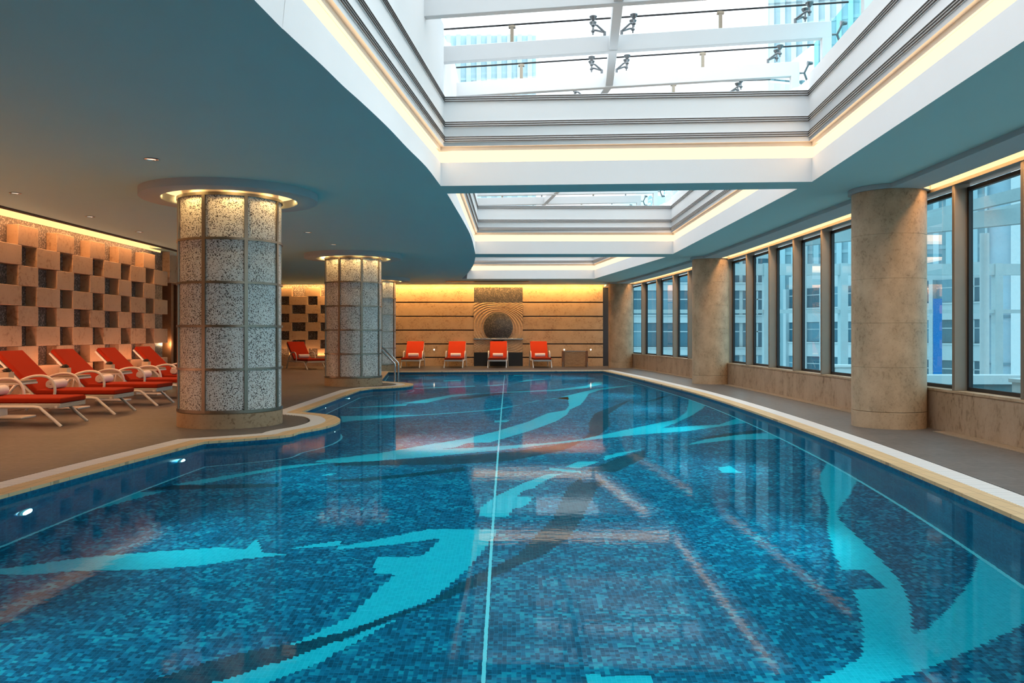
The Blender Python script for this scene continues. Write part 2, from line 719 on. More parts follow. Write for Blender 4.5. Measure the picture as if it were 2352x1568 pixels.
PR = [(3.02, 2.5), (3.17, 3.8), (3.3126, 5.35), (3.45, 6.88), (3.59, 8.7), (3.665, 9.96), (3.745, 11.89), (3.80, 14.5), (3.777, 17.35), (3.64, 19.9), (3.42, 23.5), (3.04, 27.8)]
right_edge = catmull(PR, 4)
L = [G(*p) for p in ((0, 1139.9), (232, 1077), (469, 1015))]
s0 = Vector(L[0]) + (Vector(L[0]) - Vector(L[2])).normalized() * 3.9
bul1 = catmull([G(*p) for p in ((469, 1015), (649, 1001.5), (691, 991.5), (737.7, 983), (771, 973.5), (782, 964.5), (768, 955.5), (737.7, 950.4), (691.9, 946.3))], 5)
c2 = (-3.80, 19.9)
bul2 = [G(825.7, 895.8)] + [(c2[0] + 1.42 * math.cos(t), c2[1] + 1.42 * math.sin(t)) for t in [math.radians(a) for a in range(-62, 66, 8)]] + [(-3.42, 21.55)]
left_edge = [(s0.x, 2.5)] + [L[0], L[1]] + bul1 + bul2 + [(-4.02, 26.9)]
POOL = dedupe(right_edge + list(reversed(left_edge)))     # anticlockwise


def inside(poly, x, y):
    r = False
    n = len(poly)
    for i in range(n):
        x1, y1 = poly[i]
        x2, y2 = poly[i - 1]
        if (y1 > y) != (y2 > y) and x < (x2 - x1) * (y - y1) / (y2 - y1) + x1:
            r = not r
    return r


# ------------------------------------------------------------------ floor, coping, pool
P0, P1, P2, P3 = POOL, offset(POOL, .20), offset(POOL, .415), offset(POOL, .44)
floor_out = [(-10.4, NEAR), (WX(NEAR) + .3, NEAR)] + [(x + .3, y) for x, y in WINC if NEAR < y < BACK] + [(WX(BACK) + .3, BACK + .3), (-10.4, BACK + .3)]
fl = plate('floor', [floor_out, P3], -.30, 0, M['deck'])
tag(fl, 'grey brown tiled pool deck around the water', 'floor', kind='structure')
gutter = plate('trim_1', [P3, P2], -.30, -.03, M['gasket'])
tag(gutter, 'dark drain gap between deck and white overflow grate', 'trim', kind='structure')
gr = plate('overflow_grate', [P2, P1], -.30, 0.004, M['grate'])
tag(gr, 'white slatted overflow grate running round the whole pool', 'grate', kind='thing')
cp = plate('pool_coping', [P1, P0], -.022, 0.006, M['coping'])
tag(cp, 'sand coloured tile coping along the pool edge', 'pool edge', kind='thing')

light_px = [
    [(-60, 1316), (0, 1307), (190, 1280), (374, 1265), (493, 1258), (564, 1260), (588, 1238), (605, 1268), (658, 1274), (551, 1284), (476, 1297), (340, 1308), (170, 1311), (68, 1320), (0, 1318), (-60, 1321)],
    [(668, 1260), (714, 1250), (782, 1242), (784, 1252), (740, 1256)],
    [(770, 1257), (882, 1236), (984, 1215), (1145, 1215), (1120, 1252), (1076, 1305), (998, 1373), (896, 1412), (780, 1453), (656, 1484), (730, 1452), (800, 1419), (868, 1353), (909, 1319), (855, 1315), (870, 1278), (967, 1278), (998, 1251), (1013, 1236), (882, 1253), (775, 1262)],
    [(493, 1568), (646, 1518), (800, 1465.6), (926, 1414), (848, 1457), (780, 1495), (748, 1515), (680, 1542), (612, 1568), (560, 1590), (440, 1590)],
    [(1098, 1186), (1101, 1167), (1140, 1138.6), (1205, 1108), (1256, 1089), (1290, 1087.6), (1246, 1106), (1225.6, 1121.6), (1202, 1126.7), (1188, 1140), (1224, 1142), (1215, 1155), (1198, 1166), (1181, 1166), (1164, 1188)],
    [(1259.6, 1074), (1332.7, 1081), (1334, 1086), (1259.6, 1079.5)],
    [(1300, 1072), (1327.6, 1060), (1378.6, 1060), (1327.6, 1076)],
    [(1387, 1047), (1430, 1038), (1472, 1032), (1428, 1045.6), (1389, 1056.5)],
    [(1344.6, 1550), (1491, 1550), (1498, 1590), (1344.6, 1590)],
    # the great swoosh with its loop
    [(727, 1057.5), (870, 1040.5), (989, 1020), (1074, 1006.5), (1142, 989.5), (1210, 969), (1258, 948.6), (1298.6, 941.8), (1307, 931.6), (1305, 918), (1278, 914.6), (1319, 904.4), (1363, 894), (1410, 888), (1465, 883.5), (1410, 891), (1380, 895), (1352, 904), (1343, 918), (1332.7, 930), (1309, 940), (1302, 952), (1278, 967), (1227, 986), (1176, 1001), (1125, 1016), (1074, 1016.7), (1047, 1027), (1013, 1031), (1108, 1027), (1180, 1022), (1278, 1015), (1336, 1008), (1380, 999), (1466, 980.6), (1552, 963), (1577, 946), (1580, 931), (1584, 909), (1602, 914), (1627, 922), (1614, 938), (1585, 956), (1552, 971), (1520, 983), (1590, 978), (1651, 975), (1700, 958), (1725, 961), (1733, 968), (1676, 976), (1577, 990), (1466, 998), (1380, 1007), (1336, 1012), (1142, 1034), (1006, 1047), (870, 1057.5), (778, 1062.6), (727, 1061)],
    [(782, 955.4), (812, 955), (972, 952), (1108, 941.8), (1142, 937.8), (1190, 930), (1258, 916), (1305, 911), (1307, 919), (1278, 915), (1231, 920), (1186, 931.6), (1142, 941), (1040, 949), (938, 955.6), (802, 967), (786, 970)],
    [(396, 1113), (452, 1102.7), (565, 1085), (649, 1070), (700, 1065), (778, 1061), (700, 1070), (595, 1086), (452, 1113)],
    [(205, 1171), (255, 1150), (303, 1131), (378, 1128), (298, 1149), (238, 1165)],
    [(737, 1093), (751, 1088), (776, 1086), (758, 1091.5)],
    [(921, 926.5), (989, 914.6), (1040, 906), (1142, 901), (1278, 894), (1346, 885.7), (1366, 877), (1384, 877), (1384, 882), (1346, 891), (1278, 897.6), (1108, 903), (1040, 911), (979, 925)],
    [(799, 936), (938, 927), (931, 932), (806, 937)],
    [(952, 890.5), (1091, 885.5), (1091, 887.6), (952, 893)],
    [(1101, 885.9), (1176, 880.4), (1210, 872), (1261, 870), (1193, 877), (1142, 886)],
    [(1135, 965.6), (1173, 964), (1163, 969), (1137, 970)],
    [(1577, 1020), (1626, 1007.7), (1700, 997.8), (1787, 993), (1812, 1000), (1787, 1007.7), (1676, 1010), (1585, 1021)],
    [(1649, 1072), (1678, 1070), (1703, 1085.5), (1657, 1085.5)],
    [(1903, 1057), (1883, 1090), (1886, 1127), (1903, 1165), (1900, 1208), (1913, 1269), (1934, 1309), (1984, 1308), (2038, 1351), (1959, 1353), (1975, 1400), (1981, 1437), (1982, 1475), (1974, 1511), (1897, 1555), (1863, 1568), (1810, 1590), (1980, 1590), (2025, 1568), (2132, 1535), (2260, 1480), (2352, 1434), (2420, 1390), (2420, 1380), (2352, 1346), (2250, 1275), (2230, 1333), (2183, 1393), (2132, 1441), (2098, 1461), (2089, 1377), (2062, 1326), (1998, 1259), (1930, 1195), (1920, 1175), (1954, 1134), (1972, 1095)],
    [(930, 862.5), (1010, 860), (1100, 857), (1100, 858), (1010, 861.5), (930, 864)],
    [(1180, 861), (1290, 857), (1380, 855), (1380, 856), (1290, 858.5), (1180, 863)],
    [(1020, 873), (1060, 872), (1058, 874.5), (1018, 876)],
]
dark_px = [
    [(340, 1562), (544, 1501), (680, 1477), (800, 1449), (895, 1414), (991, 1383), (1072, 1329), (1120, 1308), (1188, 1275), (1270, 1190), (1304, 1118), (1334, 1096), (1341, 1108), (1392, 1104), (1372, 1121), (1338, 1190), (1307, 1234), (1239, 1280), (1188, 1298), (1096, 1346), (984, 1391), (895, 1423), (780, 1473), (680, 1510), (544, 1557), (440, 1590), (280, 1590)],
    [(1346, 1081), (1431, 1047), (1482, 1033), (1482, 1051), (1414, 1084)],
    [(312, 1125), (396, 1114.6), (640, 1110), (640, 1118), (417, 1123.5)],
    [(768, 1062.6), (870, 1058.5), (1040, 1047), (1176, 1037), (1295, 1019), (1332, 1012), (1353, 996), (1353, 969), (1367, 948.6), (1397, 936.7), (1448, 918), (1414, 940), (1397, 952), (1402, 976), (1380, 997), (1340, 1012.5), (1295, 1033.7), (1176, 1057.5), (1040, 1066), (768, 1070)],
    [(734, 1105), (938, 1088), (1067, 1071), (1067, 1081), (938, 1095), (836, 1105)],
    [(1590, 1010), (1651, 998), (1750, 985.5), (1774, 988), (1700, 1000)],
    [(1030, 918), (1100, 907), (1190, 897), (1230, 896), (1150, 905), (1080, 915)],
    [(1480, 922), (1530, 908), (1545, 905), (1500, 922)],
]


def runs(poly, mb, z, mi, clip):
    """cover a floor polygon by whole mosaic tiles, row by row"""
    ys = [p[1] for p in poly]
    j0, j1 = math.floor(min(ys) / TILE), math.ceil(max(ys) / TILE)
    n = len(poly)
    for j in range(j0, j1 + 1):
        y = (j + .5) * TILE
        xs = []
        for cur in (poly,):
            for i in range(n):
                (xa, ya), (xb, yb) = cur[i], cur[i - 1]
                if (ya > y) != (yb > y):
                    xs.append(xa + (y - ya) / (yb - ya) * (xb - xa))
        xs.sort()
        cx = []
        for i in range(len(clip)):
            (xa, ya), (xb, yb) = clip[i], clip[i - 1]
            if (ya > y) != (yb > y):
                cx.append(xa + (y - ya) / (yb - ya) * (xb - xa))
        cx.sort()
        for a, b in zip(xs[::2], xs[1::2]):
            for c, d in zip(cx[::2], cx[1::2]):
                u, w = max(a, c), min(b, d)
                u, w = round(u / TILE) * TILE, round(w / TILE) * TILE
                u, w = max(u, c), min(w, d)
                if w - u > TILE * .4:
                    mb.face([(u, j * TILE, z), (w, j * TILE, z), (w, (j + 1) * TILE, z), (u, (j + 1) * TILE, z)], mi)


pb = MB()
n = len(POOL)
for i in range(n):
    (xa, ya), (xb, yb) = POOL[i], POOL[(i + 1) % n]
    pb.face([(xb, yb, PZ), (xa, ya, PZ), (xa, ya, -.022), (xb, yb, -.022)], 0)
# pale joint where wall and floor meet
ins = offset(POOL, -.014)
for i in range(n):
    j = (i + 1) % n
    pb.face([(*POOL[i], PZ + .003), (*POOL[j], PZ + .003), (*ins[j], PZ + .003), (*ins[i], PZ + .003)], 4)
for q in light_px:
    runs([W(*p) for p in q], pb, PZ + .0020, 2, POOL)
for q in dark_px:
    runs([W(*p) for p in q], pb, PZ + .0012, 3, POOL)
# lane line along the pool
la, lb = W(1110, 1568), W(1160, 850)
dv = (Vector(lb) - Vector(la)).normalized()
la2, lb2 = Vector(la) - dv * 1.6, Vector(lb) + dv * .5
nv = Vector((dv.y, -dv.x)) * .011
pb.face([(*(la2 - nv), PZ + .004), (*(la2 + nv), PZ + .004), (*(lb2 + nv), PZ + .004), (*(lb2 - nv), PZ + .004)], 4)
basin = pb.build('pool_basin', [M['pool_wall'], M['pool_floor'], M['pool_light'], M['pool_dark'], M['pool_line']], weld=False)
bf = plate('basin_floor', [POOL], PZ - .05, PZ, M['pool_floor'], basin)
tag(basin, 'blue mosaic pool basin with turquoise leaf swooshes', 'pool', kind='thing')
water = plate('pool_water', [POOL], WZ, WZ, M['water'])
tag(water, 'clear still pool water reflecting windows and skylights', 'water', kind='structure')

# underwater lamps on the pool walls
def pool_lamp(x, y, z, ang, r, lab):
    o = empty('pool_lamp', (x, y, z), ang)
    k = MB()
    k.lathe([(r, 0), (r, .018), (r * .78, .03)], 28)
    rim = k.build('rim', M['pool_line'], o)
    k = MB()
    k.lathe([(r * .78, .028), (r * .4, .045), (.004, .05)], 28, capt=True)
    ln = k.build('lens', M['pool_lamp'], o)
    for q in (rim, ln):
        q.rotation_euler = (0, PI / 2, 0)
    tag(o, lab, 'pool light', 'underwater lamps in the pool wall')


pool_lamp(-3.79, 6.42, -.66, .1, .10, 'underwater pool lamp nearest the camera in left pool wall')
pool_lamp(-3.50, 8.72, -.52, .12, .09, 'underwater pool lamp before the near mosaic column bulge')
pool_lamp(-2.43, 11.1, -.45, -.3, .085, 'underwater pool lamp on the rounded wall beside the nearest mosaic column')
pool_lamp(-3.335, 14.6, -.42, 0, .08, 'underwater pool lamp just past the nearest mosaic column')
pool_lamp(-3.325, 16.7, -.42, 0, .08, 'underwater pool lamp just before the second mosaic column')


# ------------------------------------------------------------------ ceiling with three skylight openings
def cz(x, y):
    return G(x, y, ZC)


crv = [(-1.80, .8)] + [cz(*p) for p in ((584, 0), (657, 73), (739.5, 149.6), (789, 198), (833.4, 237.7), (892, 293.4), (936, 340), (980, 384), (1012.4, 427),
       (1026.8, 444.6), (1044.6, 474.4), (1065.5, 510), (1083, 546), (1091.7, 583), (1091.7, 590.5), (1086, 611), (1071, 630.6), (1059.5, 640.5))]
CRV = catmull(crv, 4)


def CX(y):
    return interp(CRV, y)


def crv_between(a, b):
    pts = [p for p in CRV if a + .05 < p[1] < b - .05]
    return [(CX(a), a)] + pts + [(CX(b), b)]


Yf = [cz(1012.4, 427)[1], cz(1091.7, 583)[1], cz(1059.5, 640.5)[1]]
Yn = [2.2, cz(1026.8, 444.6)[1], cz(1091.7, 590.5)[1]]
R_far = [cz(1865, 417.3), cz(1546, 583), cz(1365, 640)]
R_near = [(R_far[0][0] - (R_far[0][1] - 2.2) * .0872, 2.2), cz(1832, 433.5), cz(1530, 590)]
R_near[0] = (R_near[0][0], 1.9)
OPEN = []
for k in range(3):
    lft = crv_between(Yn[k], Yf[k])
    OPEN.append((lft, R_near[k], R_far[k]))
holes = [lf + [rf, rn] for lf, rn, rf in OPEN]
COLS_L = [(-3.81, 11.2), (-3.80, 19.83), (-4.62, 28.1)]
COLS_R = [(4.97, 10.92), (4.93, 20.5), (4.0, 30.4)]
pockets = [[(cx + .88 * math.cos(t), cy + .88 * math.sin(t)) for t in [2 * PI * k / 48 for k in range(48)]] for cx, cy in COLS_L]


def soff_in(y):
    return WX(y) - .62


ys = [NEAR + i * .6 for i in range(int((BACK - NEAR) / .6) + 1)]
soff_edge = [(soff_in(y), y) for y in ys]
ceil_out = [(-7.72, NEAR)] + [(soff_in(NEAR) + .3, NEAR)] + [(soff_in(y) + .3, y) for y in ys] + [(soff_in(31.6) + .3, 31.62), (-8.6, 31.62), (-8.0, 19.8), (-7.72, 18.8)]
ceil = plate('ceiling', [ceil_out] + holes + pockets, ZC, ZC, M['ceiling'])
tag(ceil, 'grey ceiling tinted teal as if by pool light, with a long curved edge', 'ceiling', kind='structure')
sof_out = [(soff_in(NEAR), NEAR), (WX(NEAR) - .2, NEAR)] + [(WX(y) - .2, y) for y in ys] + [(WX(BACK) - .2, BACK), (soff_in(BACK), BACK)] + list(reversed(soff_edge))
sof = plate('ceiling_soffit', [dedupe(sof_out)], ZS, ZC + .02, M['soffit'])
tag(sof, 'lower pale ceiling band running along the windows', 'ceiling', kind='structure')
for cx, cy in COLS_R:
    k = MB()
    k.lathe([(.50, ZS + .001), (.50, ZC - .002)], 40, (cx, cy), capb=True, capt=True)
    k.build('column_collar', M['soffit'], sof)
# slot over the window head with its light
k = MB()
for a, b in zip(ys, ys[1:]):
    k.face([(WX(a) - .26, a, ZC + .14), (WX(b) - .26, b, ZC + .14), (WX(b) + .12, b, ZC + .14), (WX(a) + .12, a, ZC + .14)])
    k.face([(WX(a) - .2, a, ZS), (WX(b) - .2, b, ZS), (WX(b) - .2, b, ZC + .14), (WX(a) - .2, a, ZC + .14)])
k.build('cove_housing', M['cream'], sof)
k = MB()
for a, b in zip(ys, ys[1:]):
    k.face([(WX(a) + .04, a, ZC - .03), (WX(b) + .04, b, ZC - .03), (WX(b) + .04, b, ZC + .1), (WX(a) + .04, a, ZC + .1)])
k.build('cove_light', M['cove_hot'], sof)

# roof deck above everything, so that the sky comes in only through the skylights
# (each shaft is a white box of walls with steps and bronze lines)
def shaft(k):
    lf, rn, rf = OPEN[k]
    z1, z2, z3 = EYE + 2.22, EYE + 2.42, EYE + 3.06
    zl, zr = EYE + 3.98, EYE + 3.26
    root = empty('ceiling_coffer', (0, 0, 0))
    tag(root, ['white stepped skylight coffer nearest the camera', 'white stepped skylight coffer in the middle of the room', 'white stepped skylight coffer next to the back wall'][k], 'skylight coffer', kind='structure')
    a, b = Vector(lf[0]), Vector(lf[-1])
    if k == 2:
        b = Vector((-1.40, b.y))
    R0, R1 = Vector(rn), Vector(rf)
    # straight upper corners, anticlockwise: near-left, near-right, far-right, far-left
    U = [a, R0, R1, b]
    w = MB()
    m_ = len(lf)
    lens = [0]
    for p, q in zip(lf, lf[1:]):
        lens.append(lens[-1] + math.dist(p, q))
    top = [a + (b - a) * (t / lens[-1]) for t in lens]
    for i in range(m_ - 1):
        w.face([(*lf[i], ZC), (*lf[i + 1], ZC), (*top[i + 1], z1), (*top[i], z1)], smooth=True)
    w.face([(*lf[-1], ZC), (*R1, ZC), (*R1, z1), (*b, z1)])
    w.face([(*R1, ZC), (*R0, ZC), (*R0, z1), (*R1, z1)])
    w.face([(*R0, ZC), (*lf[0], ZC), (*a, z1), (*R0, z1)])
    w.build('fascia', M['white'], root)
    # glowing cove band
    Oc = offset([tuple(q) for q in U], .03)
    w = MB()
    for i in range(4):
        j = (i + 1) % 4
        w.face([(*Oc[i], z1), (*Oc[j], z1), (*Oc[j], z2 - .05), (*Oc[i], z2 - .05)])
    w.build('cove_light', M['cove'], root)
    w = MB()
    I = offset([tuple(q) for q in U], -.03)
    for i in range(4):
        j = (i + 1) % 4
        w.face([(*U[i], z1), (*U[j], z1), (*Oc[j], z1), (*Oc[i], z1)])
        w.face([(*Oc[i], z2 - .05), (*Oc[j], z2 - .05), (*U[j], z2 - .05), (*U[i], z2 - .05)])
        w.face([(*U[i], z2 - .05), (*U[j], z2 - .05), (*U[j], z2), (*U[i], z2)])
        w.face([(*U[i], z2), (*U[j], z2), (*I[j], z2), (*I[i], z2)])
    w.build('cove_lip', M['cream'], root)
    w = MB()
    tops = [z3, zr, z3, zl]            # near, right, far, left
    Of = offset([tuple(q) for q in U], .15)
    for i in range(4):
        j = (i + 1) % 4
        zt = tops[i]
        w.face([(*I[i], z2), (*I[j], z2), (*I[j], zt), (*I[i], zt)])
        w.face([(*I[i], zt), (*I[j], zt), (*Of[j], zt), (*Of[i], zt)])
        w.face([(*Of[i], zt), (*Of[j], zt), (*Of[j], ZC), (*Of[i], ZC)])
    for i in (1, 3):
        for e in (i, (i + 1) % 4):
            w.face([(*I[e], z3 - .02), (*Of[e], z3 - .02), (*Of[e], tops[i]), (*I[e], tops[i])])
    w.build('shaft_wall', M['white'], root)
    for zb in (2.475, 2.665, 2.985):
        t = MB()
        for d in (0, .027, .054):
            z = EYE + zb + d
            T0, T1 = I, offset([tuple(q) for q in U], -.044)
            for i in range(4):
                j = (i + 1) % 4
                q = .008
                t.face([(*T1[i], z), (*T1[j], z), (*T1[j], z + q), (*T1[i], z + q)])
                t.face([(*T0[i], z), (*T0[j], z), (*T1[j], z), (*T1[i], z)])
                t.face([(*T0[i], z + q), (*T0[j], z + q), (*T1[j], z + q), (*T1[i], z + q)])
        t.build('bronze_line', M['bronze'], root)
        t = MB()
        T1 = offset([tuple(q) for q in U], -.038)
        za, zb2 = EYE + zb - .006, EYE + zb + .068
        for i in range(4):
            j = (i + 1) % 4
            t.face([(*T1[i], za), (*T1[j], za), (*T1[j], zb2), (*T1[i], zb2)])
            t.face([(*I[i], za), (*I[j], za), (*T1[j], za), (*T1[i], za)])
            t.face([(*I[i], zb2), (*I[j], zb2), (*T1[j], zb2), (*T1[i], zb2)])
        t.build('molding', M['white'], root)


for k in range(3):
    shaft(k)

for k in range(2):
    def cor(kk):
        lf, rn, rf = OPEN[kk]
        b = (-1.40, lf[-1][1]) if kk == 2 else lf[-1]
        U = [lf[0], rn, rf, b]
        return offset(U, .0), offset(U, .13)
    (Ia, Oa), (Ib, Ob) = cor(k), cor(k + 1)
    c = MB()
    c.prism([Ia[3], Ia[2], Ib[1], Ib[0]], EYE + 2.43, EYE + 3.04)
    c.prism([Oa[3], Ia[3], Ib[0], Ob[0]], EYE + 2.43, EYE + 3.97)
    c.prism([Ia[2], Oa[2], Ob[1], Ib[1]], EYE + 2.43, EYE + 3.25)
    c.build('roof_curb', M['white'], ceil)

# recessed downlights
k = MB()
dl = empty('downlight', (0, 0, 0))
k.lathe([(.075, -.006), (.055, -.008), (.05, 0)], 28)
k.build('rim', M['steel'], dl)
k = MB()
k.lathe([(.05, -.002), (.002, -.002)], 28)
k.build('lens', M['downlight'], dl)
spots = [((348, 365), 'round downlight in front of the nearest mosaic column'), ((35, 443), 'round downlight nearest the block wall at the picture edge'),
         ((207, 497), 'round downlight over the second lounger by the block wall'), ((320, 532), 'round downlight over the farther loungers left of the column'),
         ((707, 533), 'round downlight between the first two mosaic columns, nearer one'), ((765, 561), 'round downlight just ahead of the second mosaic column')]
for i, ((x, y), lab) in enumerate(spots):
    o = dl if i == 0 else copy_tree(dl)
    px, py = G(x, y, ZC)
    o.location = (px, py, ZC)
    tag(o, lab, 'ceiling light', 'recessed downlights in the ceiling')

# linear air grille near the back wall, slot along the left wall
k = MB()
x0, y0 = G(1025, 646, ZC)
x1, _ = G(1214, 646, ZC)
for i in range(6):
    k.box((x0, y0 - .2 + i * .07, ZC - .014), (x1, y0 - .2 + i * .07 + .03, ZC - .006))
k.box((x0 - .03, y0 - .24, ZC - .006), (x1 + .03, y0 + .24, ZC - .001))
o = k.build('air_grille', M['metal'])
tag(o, 'long linear air grille in the ceiling before the back wall', 'air vent')
k = MB()
k.box((-7.70, NEAR, ZC - .015), (-7.58, 19.0, ZC - .002))
k.box((-7.665, NEAR, ZC - .02), (-7.615, 19.0, ZC - .014))
o = k.build('air_slot', M['gasket'])
tag(o, 'dark slot diffuser running along the ceiling by the block wall', 'air vent')


# ------------------------------------------------------------------ skylight roof: portal frames, rails and glass
BENDS = [(0, .0855), (13, .0855), (14.2, .01), (20.2, .01), (21.5, -.124), (40, -.124)]


def axis(y):
    """heading of the building and the reference point on the right shaft face"""
    if y < 13.2:
        th = .0872
        n_ = Vector((math.cos(th), -math.sin(th)))
        return th, n_
    if y < 20.6:
        return .008, Vector((1, -.008))
    th = -.124
    return th, Vector((math.cos(th), -math.sin(th)))


FR = [(2.7, 0), (4.25, 0), (5.8, 0), (7.4, 0), (9.0, 0), (10.55, 0), (12.1, 0), (13.7, 1), (15.3, 1), (16.9, 1), (18.5, 1), (20.4, 2), (22.0, 2), (23.6, 2), (25.2, 2), (26.8, 2), (28.3, 2)]
ORD = ('first', 'second', 'third', 'fourth', 'fifth', 'sixth', 'seventh', 'eighth', 'ninth', 'tenth', 'eleventh', 'twelfth', 'thirteenth', 'fourteenth', 'fifteenth', 'sixteenth', 'seventeenth')
rail_ends = []
for fi, (Y, bay) in enumerate(FR):
    th, nn = axis(Y)
    dd = Vector((math.sin(th), math.cos(th)))
    # point on the right: offset from shaft right face
    rn, rf = Vector(OPEN[bay][1]), Vector(OPEN[bay][2])
    ax = (rf - rn).normalized()
    nx = Vector((ax.y, -ax.x))
    t = (Y - rn.y) / ax.y
    pr = rn + ax * t
    lf0, lf1 = Vector(OPEN[bay][0][0]), Vector(OPEN[bay][0][-1])
    wid = (pr - Vector(((lf0.x + (lf1.x - lf0.x) * (Y - lf0.y) / (lf1.y - lf0.y)), Y))).dot(nx)
    root = empty('roof_frame', (pr.x, pr.y, EYE + 3.26), math.atan2(nx.y, nx.x))
    # local x runs outward to the right, x=0 at the shaft face
    zb = .50       # underside of the beam at x=0 above the right wall top
    sl = .036
    def zz(x, base):
        return base + sl * x
    xl = -wid - .10
    k = MB()
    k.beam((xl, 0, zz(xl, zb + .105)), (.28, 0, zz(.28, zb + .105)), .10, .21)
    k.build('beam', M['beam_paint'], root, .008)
    k = MB()
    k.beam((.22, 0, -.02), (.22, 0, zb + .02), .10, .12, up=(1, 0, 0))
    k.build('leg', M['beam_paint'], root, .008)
    k = MB()
    zr = zb + .21 + .24
    k.tube([(xl, 0, zz(xl, zr)), (.50, 0, zz(.50, zr))], .013, 8)
    k.build('glass_joint_rail', M['gasket'], root)
    for xs in (-wid + .90, -1.10):
        k = MB()
        k.beam((xs, 0, zz(xs, zb + .205)), (xs, 0, zz(xs, zr - .01)), .045, .045, up=(1, 0, 0))
        k.beam((xs - .045, 0, zz(xs, zr - .03)), (xs + .045, 0, zz(xs, zr - .03)), .05, .03)
        k.build('stub_post', M['metal'], root)
    def spider(xs, mir):
        k = MB()
        za = zz(xs, zb + .21)
        k.tube([(xs, 0, za - .02), (xs, 0, za + .07)], .02, 10)
        for dy in (-.09, .09):
            k.tube([(xs, 0, za + .06), (xs + mir * .10, dy, za + .12), (xs + mir * .15, dy * 1.1, za + .13)], [.016, .014, .012], 8)
            k.tube([(xs + mir * .15, dy * 1.1, za + .07), (xs + mir * .15, dy * 1.1, za + .235)], .012, 8)
            k.lathe([(.012, za + .17), (.045, za + .215), (.05, za + .232), (.04, za + .238)], 14, (xs + mir * .15, dy * 1.1), capb=True, capt=True)
            k.lathe([(.02, za + .10), (.028, za + .115), (.02, za + .13)], 12, (xs + mir * .15, dy * 1.1), capb=True, capt=True)
        k.build('spider_fitting', M['steel_dark'] if 'steel_dark' in M else M['gasket'], root)
    if 'steel_dark' not in M:
        M['steel_dark'] = plain('dark_steel', (.16, .17, .18), .35, .8, var=.15)
    for xs, mir in ((-2.58, -1), (-2.36, 1), (-.16, 1)):
        spider(xs, mir)
    k = MB()
    k.tube([(.28, 0, zb + .06), (.36, 0, zb + .06), (.42, -.05, zb + .2)], .015, 8)
    k.tube([(.36, 0, zb + .06), (.42, .05, zb - .06)], .015, 8)
    for q in (zb + .2, zb - .06):
        k.tube([(.40, 0, q), (.48, 0, q)], [.035, .02], 10)
    k.build('side_fitting', M['steel_dark'], root)
    lab = {9.0: 'white steel roof frame cut by the top edge of the picture', 10.55: 'white steel roof frame showing whole in the near skylight, second above its far lip',
           12.1: 'white steel roof frame lowest in view, just over the far lip of the near skylight'}.get(Y, 'white steel roof frame over the pool, %s counted from the camera' % ORD[fi])
    tag(root, lab, 'roof frame', 'white portal frames of the skylight roof')
    rail_ends.append((pr, nx, wid, zr))

# longitudinal rib between the frames and the glass panes above
for i, ((pa, na, wa, zr), (pb_, nb, wb, _)) in enumerate(zip(rail_ends, rail_ends[1:])):
    z0 = EYE + 3.26
    k = MB()
    q0, q1 = pa - na * 2.47, pb_ - nb * 2.47
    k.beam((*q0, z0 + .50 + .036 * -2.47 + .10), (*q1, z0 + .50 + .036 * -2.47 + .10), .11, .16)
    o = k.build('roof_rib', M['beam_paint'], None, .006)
    tag(o, ['white rib beam joining roof frames, %s from the camera' % w for w in ORD][i], 'roof beam', 'white ribs between the skylight frames')
    k = MB()
    def zg(x):
        return z0 + zr + .036 * x + .02
    A0, A1 = pa - na * (wa + .15), pa + na * .50
    B0, B1 = pb_ - nb * (wb + .15), pb_ + nb * .50
    k.face([(*A0, zg(-wa - .15)), (*A1, zg(.5)), (*B1, zg(.5)), (*B0, zg(-wb - .15))])
    g = k.build('roof_glass_pane', M['roof_glass'])
    k = MB()
    k.face([(*A1, zg(.5)), (*B1, zg(.5)), (*B1, z0 - .4), (*A1, z0 - .4)])
    k.build('side_pane', M['side_glass'], g)
    tag(g, 'clear roof glass with upright side pane, %s bay from the camera' % ORD[i], 'glass pane', 'glass panes of the skylight roof')
